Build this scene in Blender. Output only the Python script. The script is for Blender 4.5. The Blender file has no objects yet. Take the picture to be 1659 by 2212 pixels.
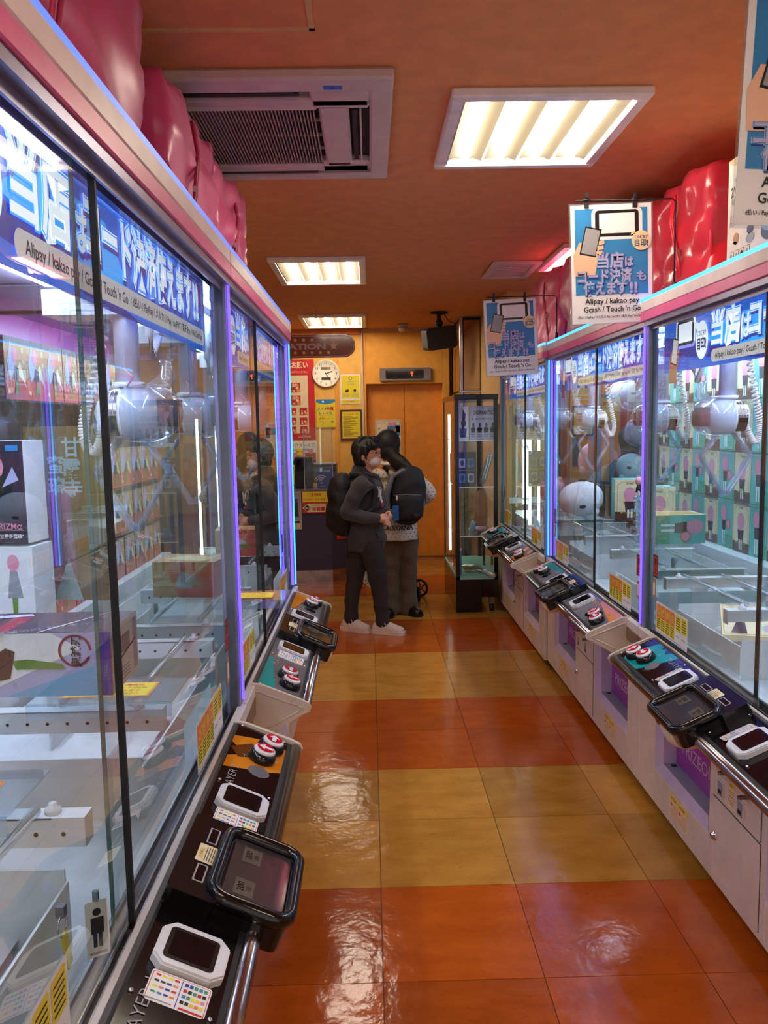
import bpy, bmesh, math, random
from math import pi, sin, cos, radians as rad
from mathutils import Vector, Matrix, Euler
SC = bpy.context.scene
COL = SC.collection
random.seed(7)
# ---------------------------------------------------------------- camera
cd = bpy.data.cameras.new('camera'); cam = bpy.data.objects.new('camera', cd); COL.objects.link(cam)
cd.sensor_fit = 'VERTICAL'; cd.sensor_height = 36.0; cd.lens = 36.0 * 1750.0 / 2212.0; cd.clip_start = 0.02
cam.location = (0, 0, 1.492)
cam.matrix_world = Matrix.Translation((0, 0, 1.492)) @ (Matrix.Rotation(-0.015936, 4, 'Z') @ Matrix.Rotation(pi/2 - 0.109015, 4, 'X') @ Matrix.Rotation(-0.018, 4, 'Z'))
SC.camera = cam
# ---------------------------------------------------------------- world, exposure
w = bpy.data.worlds.new('world'); SC.world = w; w.use_nodes = True
w.node_tree.nodes['Background'].inputs[0].default_value = (1.0, 0.93, 0.85, 1); w.node_tree.nodes['Background'].inputs[1].default_value = 0.5
vs = SC.view_settings; vs.view_transform = 'Standard'; vs.look = 'None'; vs.gamma = 1; vs.use_curve_mapping = False; vs.exposure = 0.9
SC.cycles.max_bounces = 9; SC.cycles.transparent_max_bounces = 40; SC.cycles.glossy_bounces = 4; SC.cycles.diffuse_bounces = 4
SC.cycles.caustics_reflective = False; SC.cycles.caustics_refractive = False; SC.cycles.sample_clamp_indirect = 6.0
TUBE_E = 25.0      # ceiling tubes
CASE_E = 34.0       # white lamps inside the game cabinets
NEON_E = 1.15       # blue-violet light strips
SIGN_E = 0.6       # backlit banners
# ---------------------------------------------------------------- materials
def lin(c):
    if isinstance(c, str):
        c = [int(c[i:i+2], 16)/255 for i in (0, 2, 4)]
    return [(x/12.92 if x <= .04045 else ((x+.055)/1.055)**2.4) for x in c]
MATS = {}
def mat(name, col='888888', rough=.5, metal=0., emit=0., ecol=None, noise=0.06, scale=12., coat=0., trans=0., bump=0., spec=.5, sheen=0.):
    if name in MATS: return MATS[name]
    m = bpy.data.materials.new(name); m.use_nodes = True; nt = m.node_tree; b = nt.nodes['Principled BSDF']
    c = lin(col)
    b.inputs['Base Color'].default_value = (*c, 1)
    if noise > 0 or bump > 0:
        g = nt.nodes.new('ShaderNodeNewGeometry'); n = nt.nodes.new('ShaderNodeTexNoise'); n.inputs['Scale'].default_value = scale; n.inputs['Detail'].default_value = 3
        nt.links.new(g.outputs['Position'], n.inputs['Vector'])
    if noise > 0:
        r = nt.nodes.new('ShaderNodeMapRange'); r.inputs[1].default_value = .3; r.inputs[2].default_value = .7; r.inputs[3].default_value = 1-noise; r.inputs[4].default_value = 1+noise
        nt.links.new(n.outputs['Fac'], r.inputs[0])
        v = nt.nodes.new('ShaderNodeVectorMath'); v.operation = 'SCALE'; v.inputs[0].default_value = c
        nt.links.new(r.outputs[0], v.inputs['Scale']); nt.links.new(v.outputs[0], b.inputs['Base Color'])
    if bump > 0:
        bp = nt.nodes.new('ShaderNodeBump'); bp.inputs['Strength'].default_value = bump; bp.inputs['Distance'].default_value = .01
        nt.links.new(n.outputs['Fac'], bp.inputs['Height']); nt.links.new(bp.outputs[0], b.inputs['Normal'])
    b.inputs['Roughness'].default_value = rough; b.inputs['Metallic'].default_value = metal
    b.inputs['Coat Weight'].default_value = coat; b.inputs['Coat Roughness'].default_value = .06
    b.inputs['Specular IOR Level'].default_value = spec; b.inputs['Sheen Weight'].default_value = sheen
    b.inputs['Transmission Weight'].default_value = trans
    if emit > 0:
        b.inputs['Emission Color'].default_value = (*lin(ecol or col), 1); b.inputs['Emission Strength'].default_value = emit
    MATS[name] = m; return m
def see_through(name, tint, alpha, refl=1.0, rough=.0, spec=1.5, diff=None):
    """thin clear sheet: straight transmission with a tint, fresnel reflection, a little body colour"""
    if name in MATS: return MATS[name]
    m = bpy.data.materials.new(name); m.use_nodes = True; nt = m.node_tree; nt.nodes.clear(); N = nt.nodes.new; L = nt.links.new
    out = N('ShaderNodeOutputMaterial'); tr = N('ShaderNodeBsdfTransparent'); tr.inputs[0].default_value = (*lin(tint), 1)
    gl = N('ShaderNodeBsdfGlossy'); gl.inputs['Roughness'].default_value = rough; gl.inputs['Color'].default_value = (.95, .97, 1, 1)
    fr = N('ShaderNodeFresnel'); gb = N('ShaderNodeNewGeometry'); mr = N('ShaderNodeMapRange'); mr.inputs[3].default_value = spec; mr.inputs[4].default_value = 1/spec; L(gb.outputs['Backfacing'], mr.inputs[0]); L(mr.outputs[0], fr.inputs['IOR'])
    mu = N('ShaderNodeMath'); mu.operation = 'MULTIPLY'; mu.inputs[1].default_value = refl; mu.use_clamp = True; L(fr.outputs[0], mu.inputs[0])
    df = N('ShaderNodeBsdfPrincipled'); df.inputs['Base Color'].default_value = (*lin(diff or tint), 1); df.inputs['Roughness'].default_value = .35
    m1 = N('ShaderNodeMixShader'); m1.inputs[0].default_value = alpha; L(tr.outputs[0], m1.inputs[1]); L(df.outputs[0], m1.inputs[2])
    m2 = N('ShaderNodeMixShader'); L(mu.outputs[0], m2.inputs[0]); L(m1.outputs[0], m2.inputs[1]); L(gl.outputs[0], m2.inputs[2])
    L(m2.outputs[0], out.inputs[0]); MATS[name] = m; return m
def floor_mat(name, c1, c2, c3):
    m = bpy.data.materials.new(name); m.use_nodes = True; nt = m.node_tree; b = nt.nodes['Principled BSDF']; N = nt.nodes.new; L = nt.links.new
    g = N('ShaderNodeNewGeometry'); oi = N('ShaderNodeObjectInfo')
    mp = N('ShaderNodeMapping'); mp.inputs['Scale'].default_value = (1.0, 2.2, 1); L(g.outputs['Position'], mp.inputs[0])
    n1 = N('ShaderNodeTexNoise'); n1.inputs['Scale'].default_value = 5; n1.inputs['Detail'].default_value = 7; n1.inputs['Roughness'].default_value = .62; L(mp.outputs[0], n1.inputs[0])
    n2 = N('ShaderNodeTexNoise'); n2.inputs['Scale'].default_value = 42; n2.inputs['Detail'].default_value = 5; L(mp.outputs[0], n2.inputs[0])
    cr = N('ShaderNodeValToRGB'); e = cr.color_ramp.elements; e[0].position = .33; e[0].color = (*lin(c1), 1); e[1].position = .67; e[1].color = (*lin(c2), 1); L(n1.outputs['Fac'], cr.inputs[0])
    r2 = N('ShaderNodeMapRange'); r2.inputs[1].default_value = .62; r2.inputs[2].default_value = .76; L(n2.outputs['Fac'], r2.inputs[0])
    mx = N('ShaderNodeMix'); mx.data_type = 'RGBA'; L(cr.outputs[0], mx.inputs[6]); mx.inputs[7].default_value = (*lin(c3), 1)
    mu = N('ShaderNodeMath'); mu.operation = 'MULTIPLY'; mu.inputs[1].default_value = .6; L(r2.outputs[0], mu.inputs[0]); L(mu.outputs[0], mx.inputs[0])
    rr = N('ShaderNodeMapRange'); rr.inputs[3].default_value = .84; rr.inputs[4].default_value = 1.1; L(oi.outputs['Random'], rr.inputs[0])
    vm = N('ShaderNodeVectorMath'); vm.operation = 'SCALE'; L(mx.outputs[2], vm.inputs[0]); L(rr.outputs[0], vm.inputs['Scale']); L(vm.outputs[0], b.inputs['Base Color'])
    n3 = N('ShaderNodeTexNoise'); n3.inputs['Scale'].default_value = 16; n3.inputs['Detail'].default_value = 2; L(g.outputs['Position'], n3.inputs[0])
    n4 = N('ShaderNodeTexNoise'); n4.inputs['Scale'].default_value = 90; L(g.outputs['Position'], n4.inputs[0])
    ad = N('ShaderNodeMath'); ad.operation = 'MULTIPLY_ADD'; L(n4.outputs['Fac'], ad.inputs[0]); ad.inputs[1].default_value = .16; L(n3.outputs['Fac'], ad.inputs[2])
    bp = N('ShaderNodeBump'); bp.inputs['Strength'].default_value = .30; bp.inputs['Distance'].default_value = .006; L(ad.outputs[0], bp.inputs['Height']); L(bp.outputs[0], b.inputs['Normal'])
    b.inputs['Roughness'].default_value = .13; b.inputs['Specular IOR Level'].default_value = .55
    MATS[name] = m; return m
M = lambda n: MATS[n]
# name, colour, roughness, metal, extras
for a in [('white_paint', 'd8cfc8', .35), ('cream_paint', 'd6c6ae', .4), ('cabinet_white', 'dccbc0', .42), ('playfield_white', 'dfe3e4', .35), ('white_plastic', 'e6e6ea', .22),
          ('claw_white', 'eceef4', .12), ('black_plastic', '0d0c0e', .16), ('black_matt', '141315', .6), ('screen_black', '0a0a0f', .06), ('screen_brown', '4a2c28', .08), ('grey_panel', '6d6a6c', .25),
          ('black_panel', '0f0b0f', .1), ('teal_print', '0e9a98', .15), ('orange_print', 'e2861c', .15), ('brown_print', '6b3a16', .15), ('button_red', 'd2122e', .12), ('button_white', 'f3eef2', .12),
          ('print_white', 'f2f2f2', .4), ('print_black', '141416', .4), ('print_red', 'cf2228', .4), ('print_yellow', 'f4de22', .4), ('print_orange', 'f08a3c', .4), ('print_grey', '9a9a9e', .4),
          ('print_blue', '2f86c4', .4), ('print_deep_blue', '1f3f9c', .4), ('print_navy', '2a3c66', .4), ('print_cream', 'ecd9ae', .4), ('print_teal', '57b3a8', .4), ('print_green', '3c9a6c', .4), ('print_pink', 'e58fa5', .4),
          ('print_gold', 'c9a13a', .4), ('print_brown', '5b3423', .4), ('print_skin', 'f0bf9d', .4), ('print_mint', '8accc0', .4), ('print_lilac', 'b8b6dc', .4), ('print_leaf', '6f8f35', .4), ('print_coral', 'c8543f', .4),
          ('print_tan', 'b98a55', .4), ('print_maroon', '8e2238', .4), ('print_violet', '4a3fae', .4), ('print_sky', '7fb4dc', .4), ('print_plum', '3a2330', .4), ('band_pink', 'e0609c', .35), ('band_cream', 'e8dadb', .35),
          ('valance_magenta', 'b8489c', .3), ('chute_purple', '9a30a0', .25), ('chute_lilac', 'c9b4cf', .35), ('chute_grey', '93929c', .45), ('ceiling_orange', 'e09458', .75), ('wall_orange', 'f2a83c', .62), ('door_orange', 'f2982a', .45),
          ('wall_yellow', 'f6bc58', .6), ('wall_cream', 'd8b070', .7), ('trim_white', 'd8c8b4', .5), ('counter_navy', '3d3550', .5), ('counter_top', '6e6670', .35), ('wood_brown', '54301c', .45),
          ('ac_plastic', 'cfc0b4', .5), ('ac_dark', '2a2220', .7), ('ac_slat', 'b9a294', .5), ('fixture_white', 'f0ece6', .3), ('clock_white', 'f2ead8', .5), ('lcd_tan', 'a08a5a', .4), ('lcd_dark', '4a4030', .4),
          ('sign_brown', '8a4534', .12), ('sign_dot', 'b8904a', .3), ('sign_letter', 'a87a80', .3), ('bag_pink_trim', 'a3224a', .5), ('bag_red_trim', 'd0163a', .45), ('carton_white', 'ecdccb', .5), ('carton_kraft', 'd4b483', .6),
          ('hoodie_grey', '3b3738', .95), ('hoodie_print', 'dcd6d2', .8), ('pants_charcoal', '2b2524', .9), ('pants_brown', '5b4c38', .9), ('shoe_cream', 'd9c3b0', .7), ('shoe_sole', 'd8bfae', .6), ('shoe_black', '0c0b0c', .3),
          ('hair_black', '0b090a', .62), ('skin', 'd69a7c', .5), ('lip', 'b06a5c', .5), ('mask_white', 'e9dfdf', .8), ('bag_black', '0b0a0d', .7), ('bag_grey', '6f6d74', .7), ('shirt_cream', 'c9bfb2', .9), ('shirt_dot', '1c1a1c', .9),
          ('collar_white', 'ddd2c4', .8), ('stroller_black', '0f0e10', .5), ('folder_blue', '1c5a94', .4), ('plush_pink', 'e6a0ac', .95), ('plush_white', 'e4e6ee', .95), ('plush_cream', 'f0dcd0', .95), ('plush_blue', '3f5f86', .95), ('sticker_blue', '3b6fd0', .4), ('rubber', '1a1818', .6)]:
    mat(a[0], a[1], a[2], noise=.05 if a[0].startswith(('print', 'screen')) else .08)
for n_ in ('hoodie_grey', 'pants_brown', 'shirt_cream'):
    b_ = MATS[n_].node_tree.nodes['Principled BSDF']; b_.inputs['Sheen Weight'].default_value = .15
mat('reflector_cream', '5c5646', .5, noise=0); mat('steel', 'b8b6b8', .22, 1.0, scale=60); mat('pole_silver', 'cfd2e2', .3, .35, scale=50); mat('rail_lilac', '8c88a6', .3, .45, scale=50); mat('steel_dark', '8a7d76', .3, 1.0, scale=40); mat('chrome', 'd8d8dc', .1, 1.0, noise=0); mat('rail_tube', 'a79a92', .2, 1.0, scale=40)
mat('kick_steel', 'a8948a', .35, 1.0, scale=9, noise=.25, bump=.1); mat('mirror', 'c8b8a8', .03, 1.0, noise=0); mat('gold_frame', '8a6a2a', .35, .6)
mat('lamp_tube', 'fff0d0', .4, emit=TUBE_E, ecol='ffeed8', noise=0); mat('case_lamp', 'eaf4ff', .4, emit=CASE_E, ecol='dcecff', noise=0)
mat('tube_cool', 'e8fff8', .4, emit=5.0, ecol='e4fff4', noise=0)
mat('neon_blue', '3050ff', .4, emit=NEON_E, ecol='4060ff', noise=0); mat('neon_violet', '6a48ff', .4, emit=NEON_E, ecol='6a50ff', noise=0); mat('neon_azure', '30a0ff', .4, emit=NEON_E*1.1, ecol='3aa8ff', noise=0)
mat('glow_white', 'e8f4ff', .4, emit=SIGN_E*.95, ecol='e6f2ff', noise=0); mat('glow_blue', '1f6fe0', .3, emit=SIGN_E*.62, ecol='1470ea', noise=.12, scale=5)
mat('glow_azure', '1fa0ff', .3, emit=SIGN_E*.9, ecol='10a0ff', noise=0); mat('glow_navy', '2a3fc0', .3, emit=SIGN_E*.3, ecol='2438c0', noise=0); mat('glow_cream', 'd8d8dc', .3, emit=SIGN_E*.5, ecol='d4d8e0', noise=0)
mat('arrow_red', 'ff3a1c', .4, emit=2.5, ecol='ff3818', noise=0)
mat('card_print', '000000', .4)
see_through('glass', 'f0f8f6', .01, 1.5); see_through('glass_edge', '5f8f88', .5, 1.0); see_through('acrylic', 'eef6fa', .07, 1.3, .03); see_through('claw_clear', 'e6ecf4', .16, 1.5, .05, diff='dfe6f2')
see_through('bag_vinyl_pink', 'e88fae', .9, .18, .45, diff='d64f80'); see_through('bag_vinyl_red', 'ff7a80', .45, .6, .14, diff='ec3a54'); see_through('cling_film', 'eef2f4', .08, 1.6, .06)
see_through('screen_film', '9a9aa0', .8, 1.2, .05, diff='1c1a1e')
floor_mat('tile_orange', 'a84a10', 'c05a18', '7c320c'); floor_mat('tile_yellow', 'b0762a', 'c88e3a', '7e5218'); mat('grout', '5a3216', .5)
# ---------------------------------------------------------------- mesh builder
def front(x, y, z):       # sheet facing -Y: u -> +X, v -> +Z
    return Matrix(((1, 0, 0, x), (0, 0, -1, y), (0, 1, 0, z), (0, 0, 0, 1)))
def T(x=0, y=0, z=0): return Matrix.Translation((x, y, z))
def RZ(a): return Matrix.Rotation(a, 4, 'Z')
def RX(a): return Matrix.Rotation(a, 4, 'X')
def RY(a): return Matrix.Rotation(a, 4, 'Y')
_tc = {}
def glyphs(s, bold):
    k = (s, bold)
    if k in _tc: return _tc[k]
    c = bpy.data.curves.new('t', 'FONT'); c.body = s; c.offset = bold; c.resolution_u = 2; c.space_line = .95
    o = bpy.data.objects.new('t', c); COL.objects.link(o)
    d = bpy.context.evaluated_depsgraph_get(); m = bpy.data.meshes.new_from_object(o.evaluated_get(d))
    vs_ = [(v.co.x, v.co.y) for v in m.vertices]; fs = [tuple(p.vertices) for p in m.polygons]
    bpy.data.objects.remove(o); bpy.data.curves.remove(c); bpy.data.meshes.remove(m)
    _tc[k] = (vs_, fs); return _tc[k]
class G:
    def __init__(s, tr=None): s.v = []; s.f = []; s.m = []; s.sm = []; s.ms = []; s.T = tr or Matrix()
    def mi(s, m):
        if m not in s.ms: s.ms.append(m)
        return s.ms.index(m)
    def add(s, vs, fs, m, smooth=False, tr=None):
        k = len(s.v); t = s.T @ tr if tr is not None else s.T; i = s.mi(m)
        s.v += [tuple(t @ Vector(p)) for p in vs]
        for f in fs: s.f.append(tuple(k+a for a in f)); s.m.append(i); s.sm.append(smooth)
        return s
    def box(s, x0, x1, y0, y1, z0, z1, m, tr=None):
        v = [(x, y, z) for x in (x0, x1) for y in (y0, y1) for z in (z0, z1)]
        return s.add(v, [(0, 1, 3, 2), (4, 6, 7, 5), (0, 4, 5, 1), (2, 3, 7, 6), (0, 2, 6, 4), (1, 5, 7, 3)], m, False, tr)
    def quad(s, pts, m, tr=None): return s.add(pts, [tuple(range(len(pts)))], m, False, tr)
    def rect(s, x, y, w_, h, m, l=0, tr=None):      # flat print on the sheet, layer l
        z = l*.0004; return s.add([(x, y, z), (x+w_, y, z), (x+w_, y+h, z), (x, y+h, z)], [(0, 1, 2, 3)], m, False, tr)
    def rrect(s, x, y, w_, h, r, m, l=0, tr=None, n=4):
        return s.flat(rpoly(x, y, w_, h, r, n), m, l, tr)
    def flat(s, pts, m, l=0, tr=None): return s.add([(p[0], p[1], l*.0004) for p in pts], [tuple(range(len(pts)))], m, False, tr)
    def disc(s, x, y, r, m, l=0, n=20, ry=None, tr=None, a0=0): ry = r if ry is None else ry; return s.flat([(x+r*cos(a0+2*pi*i/n), y+ry*sin(a0+2*pi*i/n)) for i in range(n)], m, l, tr)
    def stroke(s, pts, wd, m, l=0, tr=None):        # flat ribbon along 2-D points
        for (a, b, c, d) in zip(pts[:-1], pts[1:], range(99), range(99)):
            dx, dy = b[0]-a[0], b[1]-a[1]; q = math.hypot(dx, dy) or 1; nx, ny = -dy/q*wd/2, dx/q*wd/2
            s.flat([(a[0]-nx, a[1]-ny), (b[0]-nx, b[1]-ny), (b[0]+nx, b[1]+ny), (a[0]+nx, a[1]+ny)], m, l, tr)
        return s
    def text(s, t, x, y, h, m, l=1, bold=0., wd=None, al='c', tr=None, rot=0):
        vs_, fs = glyphs(t, bold)
        if not vs_: return s
        x0 = min(p[0] for p in vs_); x1 = max(p[0] for p in vs_); sx = h
        if wd: sx = wd/(x1-x0)
        W_ = (x1-x0)*sx; ox = x-(W_/2 if al == 'c' else 0 if al == 'l' else W_)
        q = [((p[0]-x0)*sx, (p[1]-.36)*h) for p in vs_]
        if rot: 
            c_, s_ = cos(rot), sin(rot); q = [(a[0]-(x-ox), a[1]) for a in q]; q = [(x+a[0]*c_-a[1]*s_, y+a[0]*s_+a[1]*c_) for a in q]; ox = 0; y = 0
        return s.add([(ox+a[0], y+a[1], l*.0004) for a in q], fs, m, False, tr)
    def prism(s, pts, z0, z1, m, tr=None, smooth=False, mt=None):
        n = len(pts); v = [(p[0], p[1], z0) for p in pts]+[(p[0], p[1], z1) for p in pts]
        s.add(v, [(i, (i+1) % n, n+(i+1) % n, n+i) for i in range(n)], m, smooth, tr)
        s.add(v, [tuple(range(n-1, -1, -1))], m, False, tr); s.add(v, [tuple(range(n, 2*n))], mt or m, False, tr); return s
    def tube(s, pts, r, m, n=8, cap=True, smooth=True, rs=None):
        P = [Vector(p) for p in pts]; rings = []; up = Vector((0, 0, 1)); pn = None
        for i, p in enumerate(P):
            d = (P[min(i+1, len(P)-1)]-P[max(i-1, 0)]).normalized()
            a = pn if pn is not None else (Vector((1, 0, 0)) if abs(d.z) > .9 else up)
            u = a-d*a.dot(d); u = u.normalized() if u.length > 1e-6 else d.orthogonal().normalized(); pn = u; w_ = d.cross(u)
            rr = rs[i] if rs else r; ra, rb = (rr if isinstance(rr, tuple) else (rr, rr))
            rings.append([p+u*ra*cos(2*pi*k/n)+w_*rb*sin(2*pi*k/n) for k in range(n)])
        v = [tuple(q) for g in rings for q in g]; f = [(i*n+k, i*n+(k+1) % n, (i+1)*n+(k+1) % n, (i+1)*n+k) for i in range(len(P)-1) for k in range(n)]
        if cap: f += [tuple(range(n-1, -1, -1)), tuple((len(P)-1)*n+k for k in range(n))]
        return s.add(v, f, m, smooth)
    def cyl(s, a, b, r, m, n=12, r2=None): return s.tube([a, b], r, m, n, True, n > 6, [r, r if r2 is None else r2])
    def lathe(s, prof, m, n=20, tr=None, sy=1.):
        v = [(r*cos(2*pi*k/n), r*sin(2*pi*k/n)*sy, z) for r, z in prof for k in range(n)]
        f = [(i*n+k, i*n+(k+1) % n, (i+1)*n+(k+1) % n, (i+1)*n+k) for i in range(len(prof)-1) for k in range(n)]
        f += [tuple(range(n-1, -1, -1)), tuple((len(prof)-1)*n+k for k in range(n))]
        return s.add(v, f, m, True, tr)
    def ell(s, c, r, m, n=16, k=10, tr=None, e=1.):
        pr = []; 
        for i in range(1, k):
            a = -pi/2+pi*i/k; sg = lambda x: math.copysign(abs(x)**e, x); pr.append((sg(cos(a)), sg(sin(a))))
        t = Matrix.Translation(c) @ Matrix.Diagonal((*r, 1)); t = tr @ t if tr is not None else t
        return s.lathe([(.001, -1)]+pr+[(.001, 1)], m, n, t)
    def obj(s, name, parent=None, bevel=0., loc=None, seg=1, kind=None, label=None):
        o = bpy.data.objects.new(name, s.mesh(name)); COL.objects.link(o)
        if parent: o.parent = parent
        if loc: o.location = loc
        if bevel: bv = o.modifiers.new('bevel', 'BEVEL'); bv.width = bevel; bv.segments = seg; bv.limit_method = 'ANGLE'; bv.angle_limit = rad(50)
        if kind: o['kind'] = kind
        if label: o['label'] = label
        return o
    def mesh(s, name):
        me = bpy.data.meshes.new(name); me.from_pydata(s.v, [], s.f)
        for m in s.ms: me.materials.append(MATS[m])
        me.polygons.foreach_set('material_index', s.m); me.polygons.foreach_set('use_smooth', s.sm); me.update(); return me
def rpoly(x, y, w_, h, r, n=4):
    P = []
    for cx, cy, a in ((x+w_-r, y+r, -pi/2), (x+w_-r, y+h-r, 0), (x+r, y+h-r, pi/2), (x+r, y+r, pi)):
        P += [(cx+r*cos(a+pi/2*i/n), cy+r*sin(a+pi/2*i/n)) for i in range(n+1)]
    return P
def thing(name, label, cat, loc=(0, 0, 0), rz=0., group=None, rot=None):
    o = bpy.data.objects.new(name, None); o.empty_display_size = .1; COL.objects.link(o); o.location = loc; o.rotation_euler = rot or (0, 0, rz)
    return tag(o, label, cat, group)
def tag(o, label, cat, group=None):
    o['label'] = label; o['category'] = cat
    if group: o['group'] = group
    return o
def struct(o): o['kind'] = 'structure'; return o
def kids(o): return [c for c in bpy.data.objects if c.parent == o]
def copy_tree(o, parent=None, _k=None):
    if _k is None:
        _k = {}
        for c in bpy.data.objects: _k.setdefault(c.parent, []).append(c)
    c = o.copy(); COL.objects.link(c)
    if parent: c.parent = parent
    for ch in _k.get(o, []): copy_tree(ch, c, _k)
    return c
# ================================================================ ROOM
CZ = 2.5
g = G(); g.box(-3.2, 3.4, -2.6, 9.9, -.12, -.004, 'grout'); floor = struct(g.obj('floor'))
TX, TY = .435, .4474
def tile_mesh(mn):
    g = G(); e = .0012; g.box(e, TX-e, e, TY-e, -.004, 0, mn); return g.mesh('tile')
tms = {'o': tile_mesh('tile_orange'), 'y': tile_mesh('tile_yellow')}
for j in range(-5, 17):
    y = 2.472+j*TY; band = (j//2) % 2
    for i in range(-5, 8):
        o = bpy.data.objects.new('tile', tms['y' if band == 0 else 'o']); COL.objects.link(o); o.parent = floor; o.location = (.008+i*TX, y, random.uniform(0, .0003))
g = G(); g.box(-3.2, 3.4, -2.6, 9.9, CZ, CZ+.12, 'ceiling_orange')
g.obj('ceiling'); ceil = struct(bpy.data.objects['ceiling'])
# access hatch outline above the left row
g = G(); 
for a, b in (((-.8, 2.19), (-.12, 2.205)), ((-.8, 1.55), (-.12, 1.565)), ((-.135, 1.55), (-.12, 2.205)), ((-.8, 1.55), (-.785, 2.205))): g.box(a[0], b[0], a[1], b[1], CZ-.004, CZ, 'wall_cream')
g.obj('ceiling_hatch', ceil)
g = G(); g.box(-3.2, 3.4, 9.78, 9.9, 0, CZ, 'wall_orange'); struct(g.obj('wall_far'))
g = G(); g.box(-3.32, -3.2, -2.6, 9.9, 0, CZ, 'wall_cream'); struct(g.obj('wall_left'))
g = G(); g.box(3.4, 3.52, -2.6, 9.9, 0, CZ, 'wall_cream'); struct(g.obj('wall_right'))

# posters' wall behind the counter, lift wall with its door
WY = 8.84
g = G(); g.box(-3.2, -.075, WY, 9.78, 0, CZ, 'wall_yellow'); struct(g.obj('wall_counter'))
g = G()
g.box(-.055, -.028, WY, WY+.25, 0, CZ, 'wall_orange'); g.box(.80, .875, WY, WY+.25, 0, CZ, 'wall_orange'); g.box(-.028, .80, WY, WY+.25, 1.915, CZ, 'wall_orange')
g.box(-.028, .80, WY+.12, WY+.25, 1.9, 1.915, 'wall_orange'); struct(g.obj('wall_lift', bevel=.003))
for n_, x0, x1 in (('door_1', -.028, .386), ('door_2', .39, .80)):
    g = G(); g.box(x0, x1, WY+.13, WY+.16, .004, 1.915, 'door_orange'); struct(g.obj(n_, bevel=.002))
g = G(); g.box(-.028, .80, WY+.02, WY+.13, 0, .003, 'steel_dark'); struct(g.obj('trim_1'))
g = G(); g.box(-.075, -.055, WY-.02, WY+.2, 0, CZ, 'trim_white'); struct(g.obj('trim_2', bevel=.003))
g = G(); g.box(-.055, .875, WY-.012, WY, CZ-.03, CZ, 'trim_white'); struct(g.obj('trim_3'))
g = G(); g.box(-.345, -.325, WY-.02, WY, 0, CZ, 'wall_orange'); g.box(-.37, -.36, WY-.012, WY, 0, CZ, 'wall_orange'); struct(g.obj('trim_4'))
g = G(); g.box(-3.2, -.08, WY-.05, WY, CZ-.06, CZ, 'ceiling_orange'); struct(g.obj('trim_5'))
# yellow wall end beyond the right row and the mirrored column
g = G(); g.box(1.09, 1.5, 6.45, 7.95, 0, CZ, 'wall_cream'); struct(g.obj('wall_end'))
cl = thing('mirror_column', 'mirror clad square column with dark metal edges right of the lift', 'column', (.90, 7.96, 0))
g = G(); g.box(.0, .6, .02, .86, 0, CZ-.001, 'black_matt'); g.obj('core', cl)
for k in range(2):
    for z0, z1 in ((.005, 1.78), (1.8, CZ-.03)):
        g = G(); g.box(-.006, 0, .05+k*.4, .43+k*.4, z0, z1, 'mirror'); g.obj('mirror_panel', cl)
for z0, z1 in ((.005, 1.78), (1.8, CZ-.03)):
    for k in range(1):
        g = G(); g.box(.03, .19, .012, .02, z0, z1, 'mirror'); g.obj('mirror_panel', cl)
g = G(); g.box(-.014, .022, -.0, .03, 0, CZ-.001, 'steel'); g.obj('corner_post', cl, bevel=.004)
g = G(); g.box(-.02, .2, -.012, .05, 1.775, 1.8, 'steel'); g.obj('joint_collar', cl, bevel=.004)
# ---- recessed light fixtures
def light_fixture(x0, x1, y0, y1, label):
    w_, d = x1-x0, y1-y0
    t = thing('ceiling_light', label, 'ceiling light', (x0, y0, CZ), group='recessed ceiling lights')
    g = G(); b = .045
    for a in ((0, w_, 0, b), (0, w_, d-b, d), (0, b, b, d-b), (w_-b, w_, b, d-b)): g.box(*a, -.03, 0, 'fixture_white')
    g.obj('frame', t, bevel=.006)
    n = 4; p = (w_-2*b)/n
    for k in range(n):
        cx = b+p*(k+.5); gr = G()
        yy0, yy1 = b, d-b
        pf = [(cx-p/2, -.012), (cx-p*.28, -.001), (cx+p*.28, -.001), (cx+p/2, -.012)]
        gr.add([(px, y, pz) for y in (yy0, yy1) for px, pz in pf], [(i, i+1, 5+i, 4+i) for i in range(3)], 'reflector_cream', True)
        gr.add([(cx-p/2, y, z) for y in (yy0, yy1) for z in (-.012, -.03)], [(0, 1, 3, 2)], 'fixture_white')
        gr.obj('reflector', t)
        g = G(); g.cyl((cx, yy0+.02, -.016), (cx, yy1-.02, -.016), .0125, 'lamp_tube', 10); g.obj('lamp_tube', t)
    return t
LIGHTS = [(.27, .89, 2.57, 3.28, 'large square ceiling light nearest the camera, right of the air conditioner'),
          (-.60, -.005, 5.02, 5.88, 'second ceiling light, above the left row beyond the air conditioner'),
          (-.64, -.015, 7.6, 8.5, 'farthest ceiling light, just in front of the counter wall'),
          (1.13, 1.75, 4.75, 5.5, 'ceiling light half hidden behind the right hanging sign'),
          (-2.2, -1.58, 2.6, 3.3, 'ceiling light over the far side of the left row'),
          (-.60, 0, .0, .7, 'ceiling light right above the camera'), (.9, 1.5, -.9, -.2, 'added fill light in the ceiling behind the camera to the right'),  # the one behind the camera is unseen, added for front fill
          (-.6, 0, -2.2, -1.5, 'added fill light in the ceiling at the back, behind the camera'), (2.2, 2.8, 1.6, 2.3, 'ceiling light over the far side of the right row')]  # the back one is out of view too, added as fill from behind
for a in LIGHTS: light_fixture(*a)
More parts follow.
